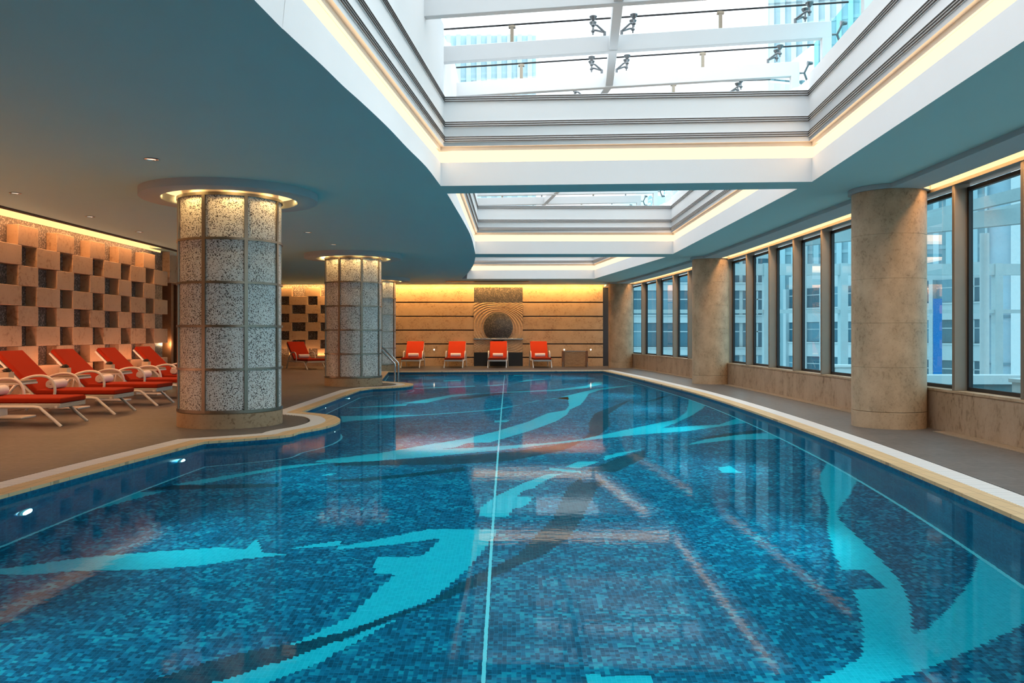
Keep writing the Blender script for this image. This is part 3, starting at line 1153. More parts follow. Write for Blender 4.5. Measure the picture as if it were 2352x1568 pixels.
# ------------------------------------------------------------------ mosaic columns
def mosaic_column(cx, cy, lab):
    R = .675
    root = empty('mosaic_column', (cx, cy, 0))
    k = MB()
    k.lathe([(R + .005, 0), (R + .005, .185), (R - .02, .20)], 72, capt=True)
    k.build('plinth', M['plinth'], root)
    k = MB()
    k.lathe([(R - .012, .20), (R - .012, 2.99)], 96)
    k.build('mosaic_shaft', M['col_mosaic'], root)
    k = MB()
    k.lathe([(R - .05, 2.99), (R - .05, ZC + .15)], 64)
    k.build('neck', M['cream'], root)
    zs = [.195, .2 + .545, .2 + 1.1, .2 + 1.66, .2 + 2.22, 2.985]
    for z in zs:
        h = .03 if z not in (.195, 2.985) else .04
        k = MB()
        k.lathe([(R - .02, z), (R + .008, z), (R + .008, z + h), (R - .02, z + h)], 96)
        k.build('ring_band', M['metal'], root)
    base = math.atan2(-cy, -cx)
    for i in range(8):
        t = base + math.radians(15 + 45 * i) + .02
        c, s_ = math.cos(t), math.sin(t)
        k = MB()
        k.beam((c * (R - .005), s_ * (R - .005), .21), (c * (R - .005), s_ * (R - .005), 2.99), .045, .03, up=(c, s_, 0))
        k.build('upright_strip', M['metal'], root)
    tag(root, lab, 'column', 'mosaic columns by the pool')
    # glowing ceiling ring round the column head
    r = empty('ceiling_ring', (cx, cy, ZC))
    k = MB()
    k.lathe([(1.15, .0), (1.15, -.098), (1.14, -.105), (.88, -.105), (.87, -.09), (.87, .0)], 96)
    k.build('drum', M['soffit'], r)
    k = MB()
    k.lathe([(.885, -.09), (.885, .14)], 72)
    k.build('glow_wall', M['cove_hot'], r)
    k = MB()
    k.lathe([(.885, .14), (.60, .14)], 72)
    k.build('pocket_top', M['cream'], r)
    tag(r, lab.replace('mosaic column', 'glowing ceiling ring over mosaic column'), 'ceiling light', 'glowing rings round the column heads')


for (cx, cy), lab in zip(COLS_L, ('round mosaic column nearest the camera', 'round mosaic column beside the pool handrail', 'round mosaic column farthest, at the back wall')):
    mosaic_column(cx, cy, lab)


def stone_column(cx, cy, lab):
    R = .456
    root = empty('stone_column', (cx, cy, 0))
    k = MB()
    k.lathe([(R, 0), (R, .205), (R - .008, .212)], 64)
    k.build('base_course', M['travertine'], root)
    k = MB()
    zs = [.215 + i * (ZS - .215) / 5 for i in range(6)]
    pr = []
    for a, b in zip(zs, zs[1:]):
        pr += [(R - .004, a), (R, a + .003), (R, b - .003), (R - .004, b)]
    k.lathe(pr, 64)
    k.build('drum', M['travertine'], root)
    tag(root, lab, 'column', 'travertine columns along the windows')


for (cx, cy), lab in zip(COLS_R, ('round travertine column nearest the camera by the windows', 'round travertine column second from camera by the windows', 'round travertine column in the far corner by the back wall')):
    stone_column(cx, cy, lab)

# ------------------------------------------------------------------ window wall
SILL, HEAD = .52, EYE + 1.80
k = MB()
for a, b in zip(ys, ys[1:]):
    for x0, x1, z0, z1 in ((0, .22, 0, SILL - .03),):
        k.face([(WX(a) + x0, a, z0), (WX(b) + x0, b, z0), (WX(b) + x0, b, z1), (WX(a) + x0, a, z1)])
        k.face([(WX(a) + x1, a, z0 - 1), (WX(b) + x1, b, z0 - 1), (WX(b) + x1, b, z1), (WX(a) + x1, a, z1)])
        k.face([(WX(a) + x0, a, z1), (WX(b) + x0, b, z1), (WX(b) + x1, b, z1), (WX(a) + x1, a, z1)])
wr = k.build('wall_right', M['travertine_rough'])
tag(wr, 'low travertine wall under the windows', 'wall', kind='structure')
k = MB()
for a, b in zip(ys, ys[1:]):
    z0, z1 = SILL - .03, SILL
    k.face([(WX(a) - .015, a, z1), (WX(b) - .015, b, z1), (WX(b) + .25, b, z1), (WX(a) + .25, a, z1)])
    k.face([(WX(a) - .015, a, z0), (WX(b) - .015, b, z0), (WX(b) - .015, b, z1), (WX(a) - .015, a, z1)])
    k.face([(WX(a) - .015, a, z0), (WX(b) - .015, b, z0), (WX(b) + .05, b, z0), (WX(a) + .05, a, z0)])
k.build('sill', M['travertine'], wr)
k = MB()
for a, b in zip(ys, ys[1:]):
    za, zb = HEAD + .04, ZC + .14
    k.face([(WX(a) + .05, a, za), (WX(b) + .05, b, za), (WX(b) + .05, b, zb), (WX(a) + .05, a, zb)])
    k.face([(WX(a) + .05, a, za), (WX(b) + .05, b, za), (WX(b) + .25, b, za), (WX(a) + .25, a, za)])
    k.face([(WX(a) + .25, a, za), (WX(b) + .25, b, za), (WX(b) + .25, b, zb), (WX(a) + .25, a, zb)])
    k.face([(WX(a) - .02, a, ZC - .09), (WX(b) - .02, b, ZC - .09), (WX(b) + .06, b, ZC - .09), (WX(a) + .06, a, ZC - .09)])
    k.face([(WX(a) - .02, a, ZC - .09), (WX(b) - .02, b, ZC - .09), (WX(b) - .02, b, ZC - .055), (WX(a) - .02, a, ZC - .055)])
    k.face([(WX(a) - .02, a, ZC - .055), (WX(b) - .02, b, ZC - .055), (WX(b) + .06, b, ZC - .055), (WX(a) + .06, a, ZC - .055)])
k.build('head_board', M['fin'], wr)
# floor drain beside the sill wall
runs_y = [(NEAR, COLS_R[0][1] - .62), (COLS_R[0][1] + .62, COLS_R[1][1] - .62), (COLS_R[1][1] + .62, COLS_R[2][1] - .62)]
for (ya, yb), lab in zip(runs_y, ('up to the nearest travertine column', 'between the first two travertine columns', 'past the second travertine column')):
    k = MB()
    nn_ = int((yb - ya) / .06)
    for i in range(nn_):
        y = ya + i * .06
        k.beam((WX(y) - .20, y, .006), (WX(y) - .01, y, .006), .035, .012)
    for q in (-.19, -.02):
        for i in range(0, nn_ - 4, 4):
            y, y2 = ya + i * .06, ya + (i + 4) * .06
            k.beam((WX(y) + q, y, .005), (WX(y2) + q, y2, .005), .014, .01)
    o = k.build('drain_grate', M['wood_top'])
    tag(o, 'slatted floor drain under the windows ' + lab, 'drain', 'drain grates along the windows', kind='thing')

MY = [0.2, 1.62, 3.04, 4.45, 5.86, 7.27, 8.69, 10.12, 11.54, 12.95, 14.37, 15.77, 17.2, 18.75, 20.3, 22.0, 23.7, 25.3, 27.2, 29.0, 30.8]
for i, (ya, yb) in enumerate(zip(MY, MY[1:])):
    w = empty('window_%d' % (i + 1), ((WX(ya) + WX(yb)) / 2, (ya + yb) / 2, SILL))
    tag(w, 'tall window between brown mullions, bay %s from the camera' % ('1st 2nd 3rd 4th 5th 6th 7th 8th 9th 10th 11th 12th 13th 14th 15th 16th 17th 18th 19th 20th'.split()[i]), 'window', kind='structure')
    ox, oy = w.location.x, w.location.y
    A, B = Vector((WX(ya) + .17 - ox, ya - oy, 0)), Vector((WX(yb) + .17 - ox, yb - oy, 0))
    H = HEAD - SILL
    k = MB()
    k.face([A, B, B + Vector((0, 0, H)), A + Vector((0, 0, H))])
    k.build('pane', M['window_glass'], w)
    k = MB()
    d = (B - A).normalized()
    for e in (A + d * .05, B - d * .05):
        k.beam(e, e + Vector((0, 0, H)), .05, .05, up=d)
    for z in (.02, H - .025):
        k.beam(A + Vector((0, 0, z)), B + Vector((0, 0, z)), .05, .05)
    k.build('frame', M['gasket'], w)
    k = MB()
    th = WH(ya)
    nx = Vector((math.cos(th), -math.sin(th), 0))
    c = Vector((WX(ya) - ox, ya - oy, 0))
    k.beam(c + nx * .0 + Vector((0, 0, .0)), c + nx * .0 + Vector((0, 0, H + .10)), .001, .001)
    k = MB()
    k.beam(c + nx * .085, c + nx * .085 + Vector((0, 0, H + .08)), .06, .19, up=nx)
    k.build('mullion', M['fin'], w, .006)

# ------------------------------------------------------------------ left block wall
k = MB()
k.box((-8.6, NEAR, 0), (-8.295, 19.62, ZC + .3))
wl = k.build('wall_left', M['glint'])
tag(wl, 'left wall of projecting stone blocks over glinting mosaic', 'wall', kind='structure')
k = MB()
RH = .3345
TOPZ = 3.02
for r in range(9):
    z1 = TOPZ - r * RH
    z0 = max(.0, z1 - RH)
    odd = r % 2 == 0
    wdt, c0 = (.575, 14.73) if odd else (.725, 14.105)
    per = 1.157
    j = -16
    while True:
        y0 = c0 + j * per
        j += 1
        if y0 > 19.3:
            break
        y1 = min(y0 + wdt, 19.6)
        if y1 < 5:
            continue
        k.box((-8.295, y0, z0 + .003), (-8.10, y1, z1 - .003))
k.build('stone_block', M['blockstone'], wl, .006)
k = MB()
k.box((-8.30, NEAR, 0), (-7.86, 19.4, .40))
k.box((-8.30, NEAR, .40), (-7.83, 19.4, .44))
k.build('ledge', M['blockstone'], wl, .006)
# cove above the block wall
k = MB()
k.box((-8.30, NEAR, ZC + .02), (-8.28, 19.5, ZC + .26))
k.build('cove_light', M['cove_wall'], wl)
k = MB()
k.box((-8.6, NEAR, ZC + .26), (-7.66, 19.9, ZC + .30))
k.box((-7.72, NEAR, ZC + .0), (-7.66, 19.0, ZC + .26))
k.build('cove_housing', M['cream'], wl)
# end pier, doorway with timber frame
k = MB()
k.box((-8.62, 19.62, 2.45), (-8.12, 22.2, ZC + .3))
k.box((-8.62, 22.2, 0), (-8.12, 23.0, ZC + .3))
k.build('pier', M['blockstone'], wl, .004)
d = MB()
d.box((-8.60, 19.68, 0), (-8.50, 22.2, 2.45))
door = d.build('door_1', M['gasket'])
tag(door, 'dark doorway with timber posts at the end of the block wall', 'door', kind='structure')
for y in (19.95, 20.6, 21.3):
    k = MB()
    k.box((-8.48, y, 0), (-8.22, y + .14, 2.45))
    k.build('door_post', M['timber_dark'], door, .004)
# far left wall
k = MB()
k.box((-9.9, 23.0, 0), (-9.6, BACK + .3, ZC + .3))
k.box((-9.9, 22.8, 0), (-8.12, 23.0, ZC + .3))
o = k.build('wall_far_left', M['blockstone'])
tag(o, 'plain stone side wall of the far left alcove', 'wall', kind='structure')

# ------------------------------------------------------------------ back wall
def bx(x, y):
    return ((x - HX) * BACK / F, EYE + (HY - y) * BACK / F)


k = MB()
k.box((-10.2, BACK + .18, 0), (4.6, BACK + .5, ZC + .4))
wb = k.build('wall_back', M['wallstone'])
tag(wb, 'back wall of horizontal beige stone bands', 'wall', kind='structure')
XC0, XC1 = bx(1088.5, 0)[0], bx(1200.6, 0)[0]
XE = bx(1385, 0)[0]
XS = -4.75
zb = [0] + [EYE + (HY - y) * BACK / F for y in (820, 789, 757.5, 725.8, 693.6, 659.7)]
for xa, xb in ((XS, XC0), (XC1, XE)):
    k = MB()
    for i in range(6):
        k.box((xa, BACK, zb[i] + (.012 if i else 0)), (xb, BACK + .18, zb[i + 1] - .035))
        k.box((xa, BACK + .06, zb[i + 1] - .036), (xb, BACK + .18, zb[i + 1] + .013))
    k.build('stone_band', M['wallstone'], wb, .006)
k = MB()
for xa, xb in ((XS, XC0), (XC1, XE)):
    for i in range(1, 6):
        k.box((xa, BACK + .045, zb[i] - .034), (xb, BACK + .07, zb[i] + .011))
k.build('metal_joint', M['bronze'], wb)
# centre panel
k = MB()
k.box((XC0, BACK + .03, bx(0, 695)[1]), (XC1, BACK + .18, zb[6]))
k.build('mosaic_panel', M['panel_mosaic'], wb)
k = MB()
k.box((XC0, BACK - .02, 0), (XC1, BACK + .18, bx(0, 809)[1]))
k.build('black_base', M['black_stone'], wb, .004)
# ring relief: off-centre ripples round a dark disc
ccx, ccz = bx(1144.3, 751)
rad = 33.7 * BACK / F
zlo, zhi = bx(0, 809)[1], bx(0, 695)[1]
NXg, NZg = 150, 150
rows = []
for j in range(NZg + 1):
    r_ = []
    z = zlo + (zhi - zlo) * j / NZg
    for i in range(NXg + 1):
        x = XC0 + (XC1 - XC0) * i / NXg
        dx, dz = x - ccx, z - (ccz - .02)
        d_ = math.hypot(dx, dz)
        an_ = math.atan2(dz, dx)
        ph = (d_ - rad) * 2 * PI / (.085 + .035 * math.cos(an_ * 2 + .5))
        hgt = .010 * abs(math.cos(ph / 2 + .5 * math.sin(an_ * 3))) ** 1.5 * (1 if d_ > rad - .03 else 0)
        r_.append((x, BACK - .015 - hgt, z))
    rows.append(r_)
k = MB()
k.grid(rows)
k.build('ripple_relief', M['wallstone'], wb)
k = MB()
k.lathe([(rad, 0), (rad, .05), (rad - .008, .055)], 72, capb=True, capt=True)
o = k.build('dark_disc', M['panel_mosaic'], wb)
o.rotation_euler = (PI / 2, 0, 0)
o.location = (ccx, BACK + .0, ccz)
sx = bx(0, 780)[1]
k = MB()
k.box((XC0 - .01, BACK - .14, bx(0, 780)[1]), (XC1 + .01, BACK + .05, bx(0, 776.6)[1]))
o = k.build('wall_ledge', M['steel'], None, .004)
tag(o, 'slim pale metal ledge crossing the dark disc on back wall', 'ledge')
k = MB()
k.box((bx(1385.6, 0)[0], BACK + .02, 0), (bx(1400, 0)[0] + .6, BACK + .3, zb[6]))
k.build('dark_strip', M['dark_panel'], wb)
# frontal block wall to the left
k = MB()
per = 65 * BACK / F
for r in range(9):
    z1, z0 = TOPZ - r * RH, max(0, TOPZ - (r + 1) * RH)
    for j in range(-4, 4):
        xa = bx(702.7, 0)[0] + j * per if r % 2 == 0 else bx(665.7, 0)[0] + j * per
        xb = xa + (34 if r % 2 == 0 else 42.6) * BACK / F
        if xb > XS - .35:
            continue
        if xb < -9.6:
            continue
        k.box((max(xa, -9.6), BACK - .1, z0 + .003), (xb, BACK + .12, z1 - .003))
k.build('stone_block', M['blockstone'], wb, .006)
k = MB()
k.box((-9.6, BACK + .10, 0), (XS - .02, BACK + .2, ZC + .05))
k.build('mosaic_ground', M['glint'], wb)
k = MB()
k.box((-9.6, BACK - .25, 0), (XS - .35, BACK + .1, .38))
k.build('ledge', M['blockstone'], wb, .006)
# back cove
k = MB()
k.box((-9.6, BACK + .13, ZC + .06), (WX(BACK), BACK + .16, ZC + .3))
k.build('cove_light', M['cove_wall'], wb)
k = MB()
k.box((-10.2, 31.55, ZC + .3), (WX(BACK) + .3, BACK + .5, ZC + .34))
k.box((-10.2, 31.55, ZC), (WX(BACK) - .3, 31.62, ZC + .3))
k.build('cove_housing', M['cream'], wb)
# back ceiling filler on the left alcove
k = MB()
k.box((-10.2, 18.9, ZC + .061), (-7.6, 31.7, ZC + .1))
k.build('alcove_ceiling', M['ceiling'], ceil)
# wall behind the camera
k = MB()
k.box((-9, NEAR - .3, -.3), (6, NEAR, ZC + .4))
o = k.build('wall_front', M['wallstone'])
tag(o, 'plain stone wall behind the camera', 'wall', kind='structure')

# wall lamps on the back wall
k = MB()
wlp = empty('wall_lamp', (0, 0, 0))
k.lathe([(.03, 0), (.034, .012), (.024, .03)], 20)
q = k.build('rim', M['steel'], wlp)
q.rotation_euler = (PI / 2, 0, 0)
k = MB()
k.lathe([(.024, .028), (.018, .042), (.002, .046)], 20, capt=True)
q = k.build('lens', M['sconce'], wlp)
q.rotation_euler = (PI / 2, 0, 0)
for i, (x, lab) in enumerate(((934.8, 'tiny round wall lamp behind the lounger next to the farthest mosaic column'), (997.4, 'tiny round wall lamp between the two left back wall loungers'), (1295.8, 'tiny round wall lamp at left corner of the timber bin'), (1356.7, 'tiny round wall lamp at right corner of the timber bin'))):
    o = wlp if i == 0 else copy_tree(wlp)
    X, Z = bx(x, 802.7)
    o.location = (X, BACK, Z)
    tag(o, lab, 'wall lamp', 'small lamps on the back wall')

# timber towel bin
bxx0, bxx1 = G(1291, 842)[0], G(1350, 842)[0]
by = 30.9
bn = empty('towel_bin', (((1321 - HX) / F * by), by, 0))
hw = 29.5 * by / F
for sgn in (-1, 1):
    k = MB()
    k.box((sgn * hw - .09 * (sgn > 0), -.03, .02), (sgn * hw + .09 * (sgn < 0), .42, .61))
    k.build('side_panel', M['timber_dark'], bn, .005)
k = MB()
k.box((-hw + .09, 0, .06), (hw - .09, .40, .585))
k.build('slatted_front', M['timber'], bn, .004)
k = MB()
k.box((-hw + .07, -.015, .585), (hw - .07, .41, .605))
k.build('top_rail', M['steel'], bn)
for sgn in (-1, 1):
    k = MB()
    k.tube([(sgn * (hw - .02), -.06, .0), (sgn * (hw - .02), -.06, .2)], .018, 10)
    k.build('foot', M['steel'], bn)
tag(bn, 'timber towel bin with slatted front beside the back wall', 'towel bin')


# ------------------------------------------------------------------ sun loungers
def make_lounger():
    root = empty('sun_lounger')
    FE = .93      # foot end x, head is toward -x
    for s_ in (-1, 1):
        k = MB()
        y = s_ * .335
        k.tube([(-.86, y * .96, .255), (.60, y, .255), (.67, y, .245), (.72, y, .20), (.95, y, .0)], .021, 10)
        k.build('front_leg', M['frame'], root)
        k = MB()
        y = s_ * .355
        arch = catmull([(.04, y, .25), (.055, y, .40), (.0, y, .53), (-.12, y, .585), (-.32, y, .57), (-.50, y, .48), (-.66, y, .28), (-.80, y, 0)], 5)
        k.tube(arch, .021, 10)
        k.build('armrest', M['frame'], root)
    for x in (-.80, -.28, .3, .88):
        k = MB()
        k.beam((x, -.335, .255), (x, .335, .255), .035, .03)
        k.build('crossbar', M['frame'], root)
    k = MB()
    k.box((-.28, -.33, .238), (FE, .33, .30))
    k.build('woven_base', M['wicker'], root, .01)
    # cushions
    k = MB()
    k.box((-.27, -.325, .302), (FE + .01, .325, .375))
    sc = k.build('seat_cushion', M['red'], root, .022, seg=3)
    ang = math.radians(45)
    rot = Matrix.Rotation(ang, 3, 'Y')
    piv = (-.27, 0, .30)
    k = MB()
    k.box((-.27 - .87, -.325, .302), (-.27, .325, .375), rot=rot, piv=piv)
    k.build('back_cushion', M['red'], root, .022, seg=3)
    k = MB()
    k.box((-.27 - .86, -.33, .262), (-.27, .33, .298), rot=rot, piv=piv)
    k.build('back_frame', M['frame'], root, .01)
    for s_ in (-1, 1):
        k = MB()
        k.tube([(-.70, s_ * .2, .66), (-.78, s_ * .2, .255)], .014, 8)
        k.build('back_strut', M['frame'], root)
    return root


def make_towel():
    """a rolled towel: spiral strip swept across"""
    root = empty('rolled_towel')
    pts_o, pts_i = [], []
    N = 90
    t0 = .016
    for i in range(N + 1):
        a_ = i / N * 3.6 * 2 * PI
        r_ = .012 + .062 * i / N
        pts_o.append((r_ * math.cos(a_), r_ * math.sin(a_)))
        r2 = max(.003, r_ - t0 * .8)
        pts_i.append((r2 * math.cos(a_), r2 * math.sin(a_)))
    ring = pts_o + pts_i[::-1]
    k = MB()
    L_ = .19
    rows = []
    for y in (-L_, -L_ + .006, 0, L_ - .006, L_):
        sc_ = .96 if abs(y) == L_ else 1
        rows.append([(x * sc_, y, z * sc_) for x, z in ring])
    o = k.grid(rows, closed_v=True, smooth=True)
    n_ = len(ring)
    for e in (0, len(rows) - 1):
        for i in range(N):
            a1, b1 = o + e * n_ + i, o + e * n_ + i + 1
            c1, d1 = o + e * n_ + (n_ - 2 - i), o + e * n_ + (n_ - 1 - i)
            k.cap((a1, b1, c1, d1))
    k.build('towel_roll', M['towel'], root)
    k = MB()
    k.lathe([(.066, -L_ * .97), (.066, L_ * .97)], 32)
    q = k.build('towel_core', M['towel'], root)
    q.rotation_euler = (PI / 2, 0, 0)
    return root


loung = make_lounger()
towel = make_towel()
LG = [
    (-6.86, 11.18, 0, 'red lounger nearest the camera, its head end cut off by the picture edge', 'at the block wall'),
    (-6.92, 12.78, 0, 'red lounger second from the camera along the block wall, fully in view', 'x'),
    (-6.94, 14.32, 0, 'red lounger third from the camera along the block wall', 'x'),
    (-6.94, 15.86, 0, 'red lounger fourth along the block wall, foot end hidden by column', 'x'),
    (-6.94, 17.42, 0, 'red lounger fifth along the block wall, farthest before the doorway', 'x'),
    (-7.35, 29.4, math.radians(-52), 'red lounger alone in the far left alcove, turned toward the pool', 'x'),
]
for px, lab, rz in ((948.5, 'red lounger at the back wall, next to the farthest mosaic column', -90), (1046, 'red lounger at the back wall, left of the dark disc', -91), (1143.5, 'red lounger at the back wall, under the dark disc', -91), (1241, 'red lounger at the back wall, nearest the timber bin', -87)):
    LG.append(((px - HX) / F * 30.9, 30.93, math.radians(rz), lab, 'y'))
for i, (x, y, rz, lab, g) in enumerate(LG):
    o = loung if i == 0 else copy_tree(loung)
    o.location = (x, y, 0)
    o.rotation_euler = (0, 0, rz)
    tag(o, lab, 'sun lounger', 'red sun loungers along the block wall' if i < 5 else 'red sun loungers along the back wall')
    t = towel if i == 0 else copy_tree(towel)
    off = Vector((-.11, 0, .375 + .073))
    off.rotate(Matrix.Rotation(rz, 3, 'Z'))
    t.location = (x + off.x, y + off.y, off.z)
    t.rotation_euler = (0, 0, rz)
    tag(t, 'rolled white towel on the ' + lab.replace('red lounger ', 'lounger ').replace(', its head end cut off by the picture edge', '').replace(', fully in view', ''), 'towel', 'rolled white towels on the loungers')

# side tables with little planters between the loungers
st = empty('side_table')
k = MB()
k.box((-.24, -.20, .515), (.24, .20, .55))
k.build('table_top', M['wood_top'], st, .006)
k = MB()
k.box((-.25, -.21, .49), (.25, .21, .516))
k.build('top_frame', M['frame'], st, .004)
k = MB()
k.box((-.22, -.19, .03), (-.18, .19, .492))
k.build('upright', M['frame'], st, .006)
k = MB()
k.box((-.25, -.19, 0), (.24, .19, .03))
k.build('table_foot', M['frame'], st, .008)
pp = empty('potted_succulent')
k = MB()
k.box((-.065, -.065, 0), (.065, .065, .115))
k.build('pot', M['pot'], pp, .006)
k = MB()
k.box((-.055, -.055, .1151), (.055, .055, .118))
k.build('soil', M['soil'], pp)
k = MB()
for i in range(26):
    a_ = i * 2.4
    r_ = .012 + .045 * (i / 26)
    h_ = .06 - .035 * (i / 26)
    bx_, by_ = r_ * .5 * math.cos(a_), r_ * .5 * math.sin(a_)
    k.tube([(bx_, by_, .116), (r_ * math.cos(a_), r_ * math.sin(a_), .118 + h_ * .7), (r_ * 1.25 * math.cos(a_), r_ * 1.25 * math.sin(a_), .118 + h_)], [.009, .011, .001], 6)
k.build('leaves', M['plant'], pp)
for i, (x, y, w1) in enumerate(((-7.22, 11.95, 'first and second'), (-7.22, 13.5, 'second and third'), (-7.25, 15.05, 'third and fourth'), (-7.28, 16.62, 'fourth and fifth'))):
    o = st if i == 0 else copy_tree(st)
    o.location = (x, y, 0)
    tag(o, 'low white side table with wooden top between the %s block wall loungers' % w1, 'side table', 'side tables between the loungers')
    q = pp if i == 0 else copy_tree(pp)
    q.location = (x - .05, y - .04, .551)
    tag(q, 'small square pot with dark succulent on table between %s loungers' % w1, 'potted plant', 'potted succulents on the side tables')

# pool handrail
for i, (dx, dy, lab) in enumerate(((0, 0, 'nearer'), (.0, .62, 'farther'))):
    k = MB()
    x, y = -2.98 + dx, 21.05 + dy
    k.tube(catmull([(x - .62, y, .0), (x - .60, y, .80), (x - .52, y, .90), (x - .40, y, .86), (x - .06, y, .53), (x, y, .44), (x, y, .2), (x, y, -.9)], 5), .024, 12)
    o = k.build('pool_handrail', M['steel'])
    tag(o, 'bent stainless pool handrail behind the second mosaic column, %s of the two' % lab, 'handrail', 'stainless handrails of the pool steps')

# ------------------------------------------------------------------ outside the windows
def facade(name, lab, origin, th, width, zlo, floors, fh, bay, spand, mats, fins=0.0):
    """a building: body box, floor bands and a window per bay and floor"""
    root = empty(name, origin, th)
    k = MB()
    k.box((0, .25, zlo), (width, 8, zlo + floors * fh + 1.2))
    k.build('building_body', mats[0], root)
    nb = int(width / bay)
    cnt = 0
    for f_ in range(floors):
        z = zlo + f_ * fh
        k = MB()
        k.box((0, 0, z), (width, .3, z + spand))
        k.box((0, -.12, z + spand - .12), (width, .3, z + spand))
        k.build('floor_band', mats[1], root)
        for b_ in range(nb):
            if cnt > 95:
                break
            cnt += 1
            k = MB()
            x0 = b_ * bay
            k.box((x0 + bay * .06, .12, z + spand + .02), (x0 + bay * .94, .25, z + fh - .02), 0)
            k.box((x0 + bay * .06, .09, z + spand + (fh - spand) * .62), (x0 + bay * .94, .13, z + spand + (fh - spand) * .66), 1)
            if b_ % 3 != 1:
                k.box((x0 + bay * .48, .09, z + spand + .02), (x0 + bay * .53, .13, z + fh - .02), 1)
            k.build('window', [mats[2] if (b_ * 7 + f_ * 3) % 5 else mats[3], mats[1]], root)
    if fins:
        for b_ in range(nb + 1):
            k = MB()
            k.box((b_ * bay - fins / 2, -.35, zlo), (b_ * bay + fins / 2, .3, zlo + floors * fh))
            k.build('fin', mats[1], root)
    tag(root, lab, 'building')
    return root


fs, fd, fm, fp = M['facade_stone'], M['facade_dark'], M['facade_mid'], M['facade_pale']
ob = facade('office_block', 'banded office block seen through the far windows', (16, 82, -16), 0, 18.9, -8, 9, 3.2, 3.15, .8, (fs, fs, fd, fm))
ob.location = (7, 82, -12)
fb = facade('finned_building', 'pale finned building seen through windows left of nearest travertine column', (0, 0, 0), math.radians(-62), 26, -8, 8, 3.2, 2.2, 1.35, (fs, fs, fd, fm), .35)
fb.location = (26.6, 80, -12)
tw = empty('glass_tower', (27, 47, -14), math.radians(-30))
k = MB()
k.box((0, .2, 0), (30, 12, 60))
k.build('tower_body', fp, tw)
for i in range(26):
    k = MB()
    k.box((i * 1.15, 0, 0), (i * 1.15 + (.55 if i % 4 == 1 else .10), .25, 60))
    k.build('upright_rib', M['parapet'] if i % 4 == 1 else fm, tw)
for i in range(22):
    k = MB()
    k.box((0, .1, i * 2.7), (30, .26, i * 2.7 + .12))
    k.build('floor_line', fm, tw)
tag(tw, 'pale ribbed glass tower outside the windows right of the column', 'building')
bnr = MB()
bnr.box((0, 0, 0), (.48, .06, 3.9))
o = bnr.build('hanging_banner', M['banner'])
o.location = ((2145 - HX) / F * 29, 29, EYE + (HY - 885) / F * 29)
o.scale = (.6, 1, .78)
tag(o, 'tall plain blue banner hanging outside beside the nearest travertine column', 'banner')

# steel screen and canopy outside, terrace with parapets
sc = empty('steel_screen', (7.2, 37, 0))
for x in (4.2, 7.6, 10.9, 14.5, 18.2):
    k = MB()
    k.box((x - .17, -.17, -4), (x + .17, .17, 4.4))
    k.build('post', M['outer_steel'], sc)
for z, h_ in ((EYE + 54 * 37 / F, .16), (EYE + 150 * 37 / F, .5)):
    k = MB()
    k.box((-2, -.12, z - h_ / 2), (30, .12, z + h_ / 2))
    k.build('rail', M['outer_steel'], sc)
tag(sc, 'pale steel post and rail screen standing outside the windows', 'screen')
cn = empty('steel_canopy', (9, 22, 0), math.radians(-8))
for i in range(6):
    k = MB()
    y = i * 1.9
    k.beam((0, y, 3.9 + .16 * i), (14, y - 3, 4.9 + .16 * i), .22, .4)
    k.build('rafter', M['outer_steel'], cn)
for i in range(5):
    k = MB()
    x = .5 + i * 2.6
    k.beam((x, -3, 4.2 + x * .07), (x, 11, 5.0 + x * .07), .16, .28)
    k.build('purlin', M['outer_steel'], cn)
k = MB()
for i in range(4):
    k.tube([(.6 + i * 3.2, 9.2, -1), (.6 + i * 3.2, 9.2, 4.9)], .16, 14)
k.build('canopy_post', M['parapet'], cn)
tag(cn, 'white steel lattice canopy outside above the terrace', 'canopy')
k = MB()
k.box((WX(8) + .5, -4, -1.1), (30, 36, -.8))
o = k.build('terrace', M['terrace'])
tag(o, 'grey terrace outside below the windows', 'terrace', kind='structure')
tp = empty('terrace_parapet', (8.2, 0, -.8))
k = MB()
k.box((0, 18.5, 0), (14, 18.9, .9))
k.build('wall', M['terrace'], tp)
k = MB()
k.box((-.05, 18.4, .9), (14, 19.0, 1.1))
k.build('white_cap', M['parapet'], tp)
k = MB()
k.box((0, 17.6, 0), (14, 17.63, .95))
k.build('glass_balustrade', M['side_glass'], tp)
tag(tp, 'low grey parapet with white cap and glass balustrade outside', 'parapet')
for i, (x, y, w_, lab) in enumerate(((9.0, 14.4, .8, 'white box planter outside the window nearest the camera'), (8.4, 21.5, 1.3, 'white box planter outside left of nearest travertine column'))):
    k = MB()
    k.box((x, y, -.8), (x + w_, y + .5, .35), 0)
    k.box((x - .04, y - .04, .35), (x + w_ + .04, y + .54, .42), 0)
    o = k.build('terrace_planter', M['parapet'], None, .01)
    tag(o, lab, 'planter', 'white planters on the terrace')

# towers over the skylight
def tower(lab, loc, th, w_, d_, h_, ribs, mat, mat2, steps=0):
    root = empty('tower_block', loc, th)
    k = MB()
    k.box((0, 0, 0), (w_, d_, h_))
    k.build('tower_body', mat, root)
    for i in range(ribs):
        k = MB()
        hh = h_ - (steps * (ribs - i) / ribs if steps else 0)
        x = i * w_ / ribs
        k.box((x + w_ / ribs * .15, -.5, 0), (x + w_ / ribs * .6, .2, hh + (.6 if steps else 0)))
        k.build('upright_rib', mat2, root)
    for i in range(int(h_ / 5)):
        k = MB()
        k.box((0, -.1, i * 5), (w_, .1, i * 5 + .35))
        k.build('floor_line', mat2, root)
    tag(root, lab, 'building')


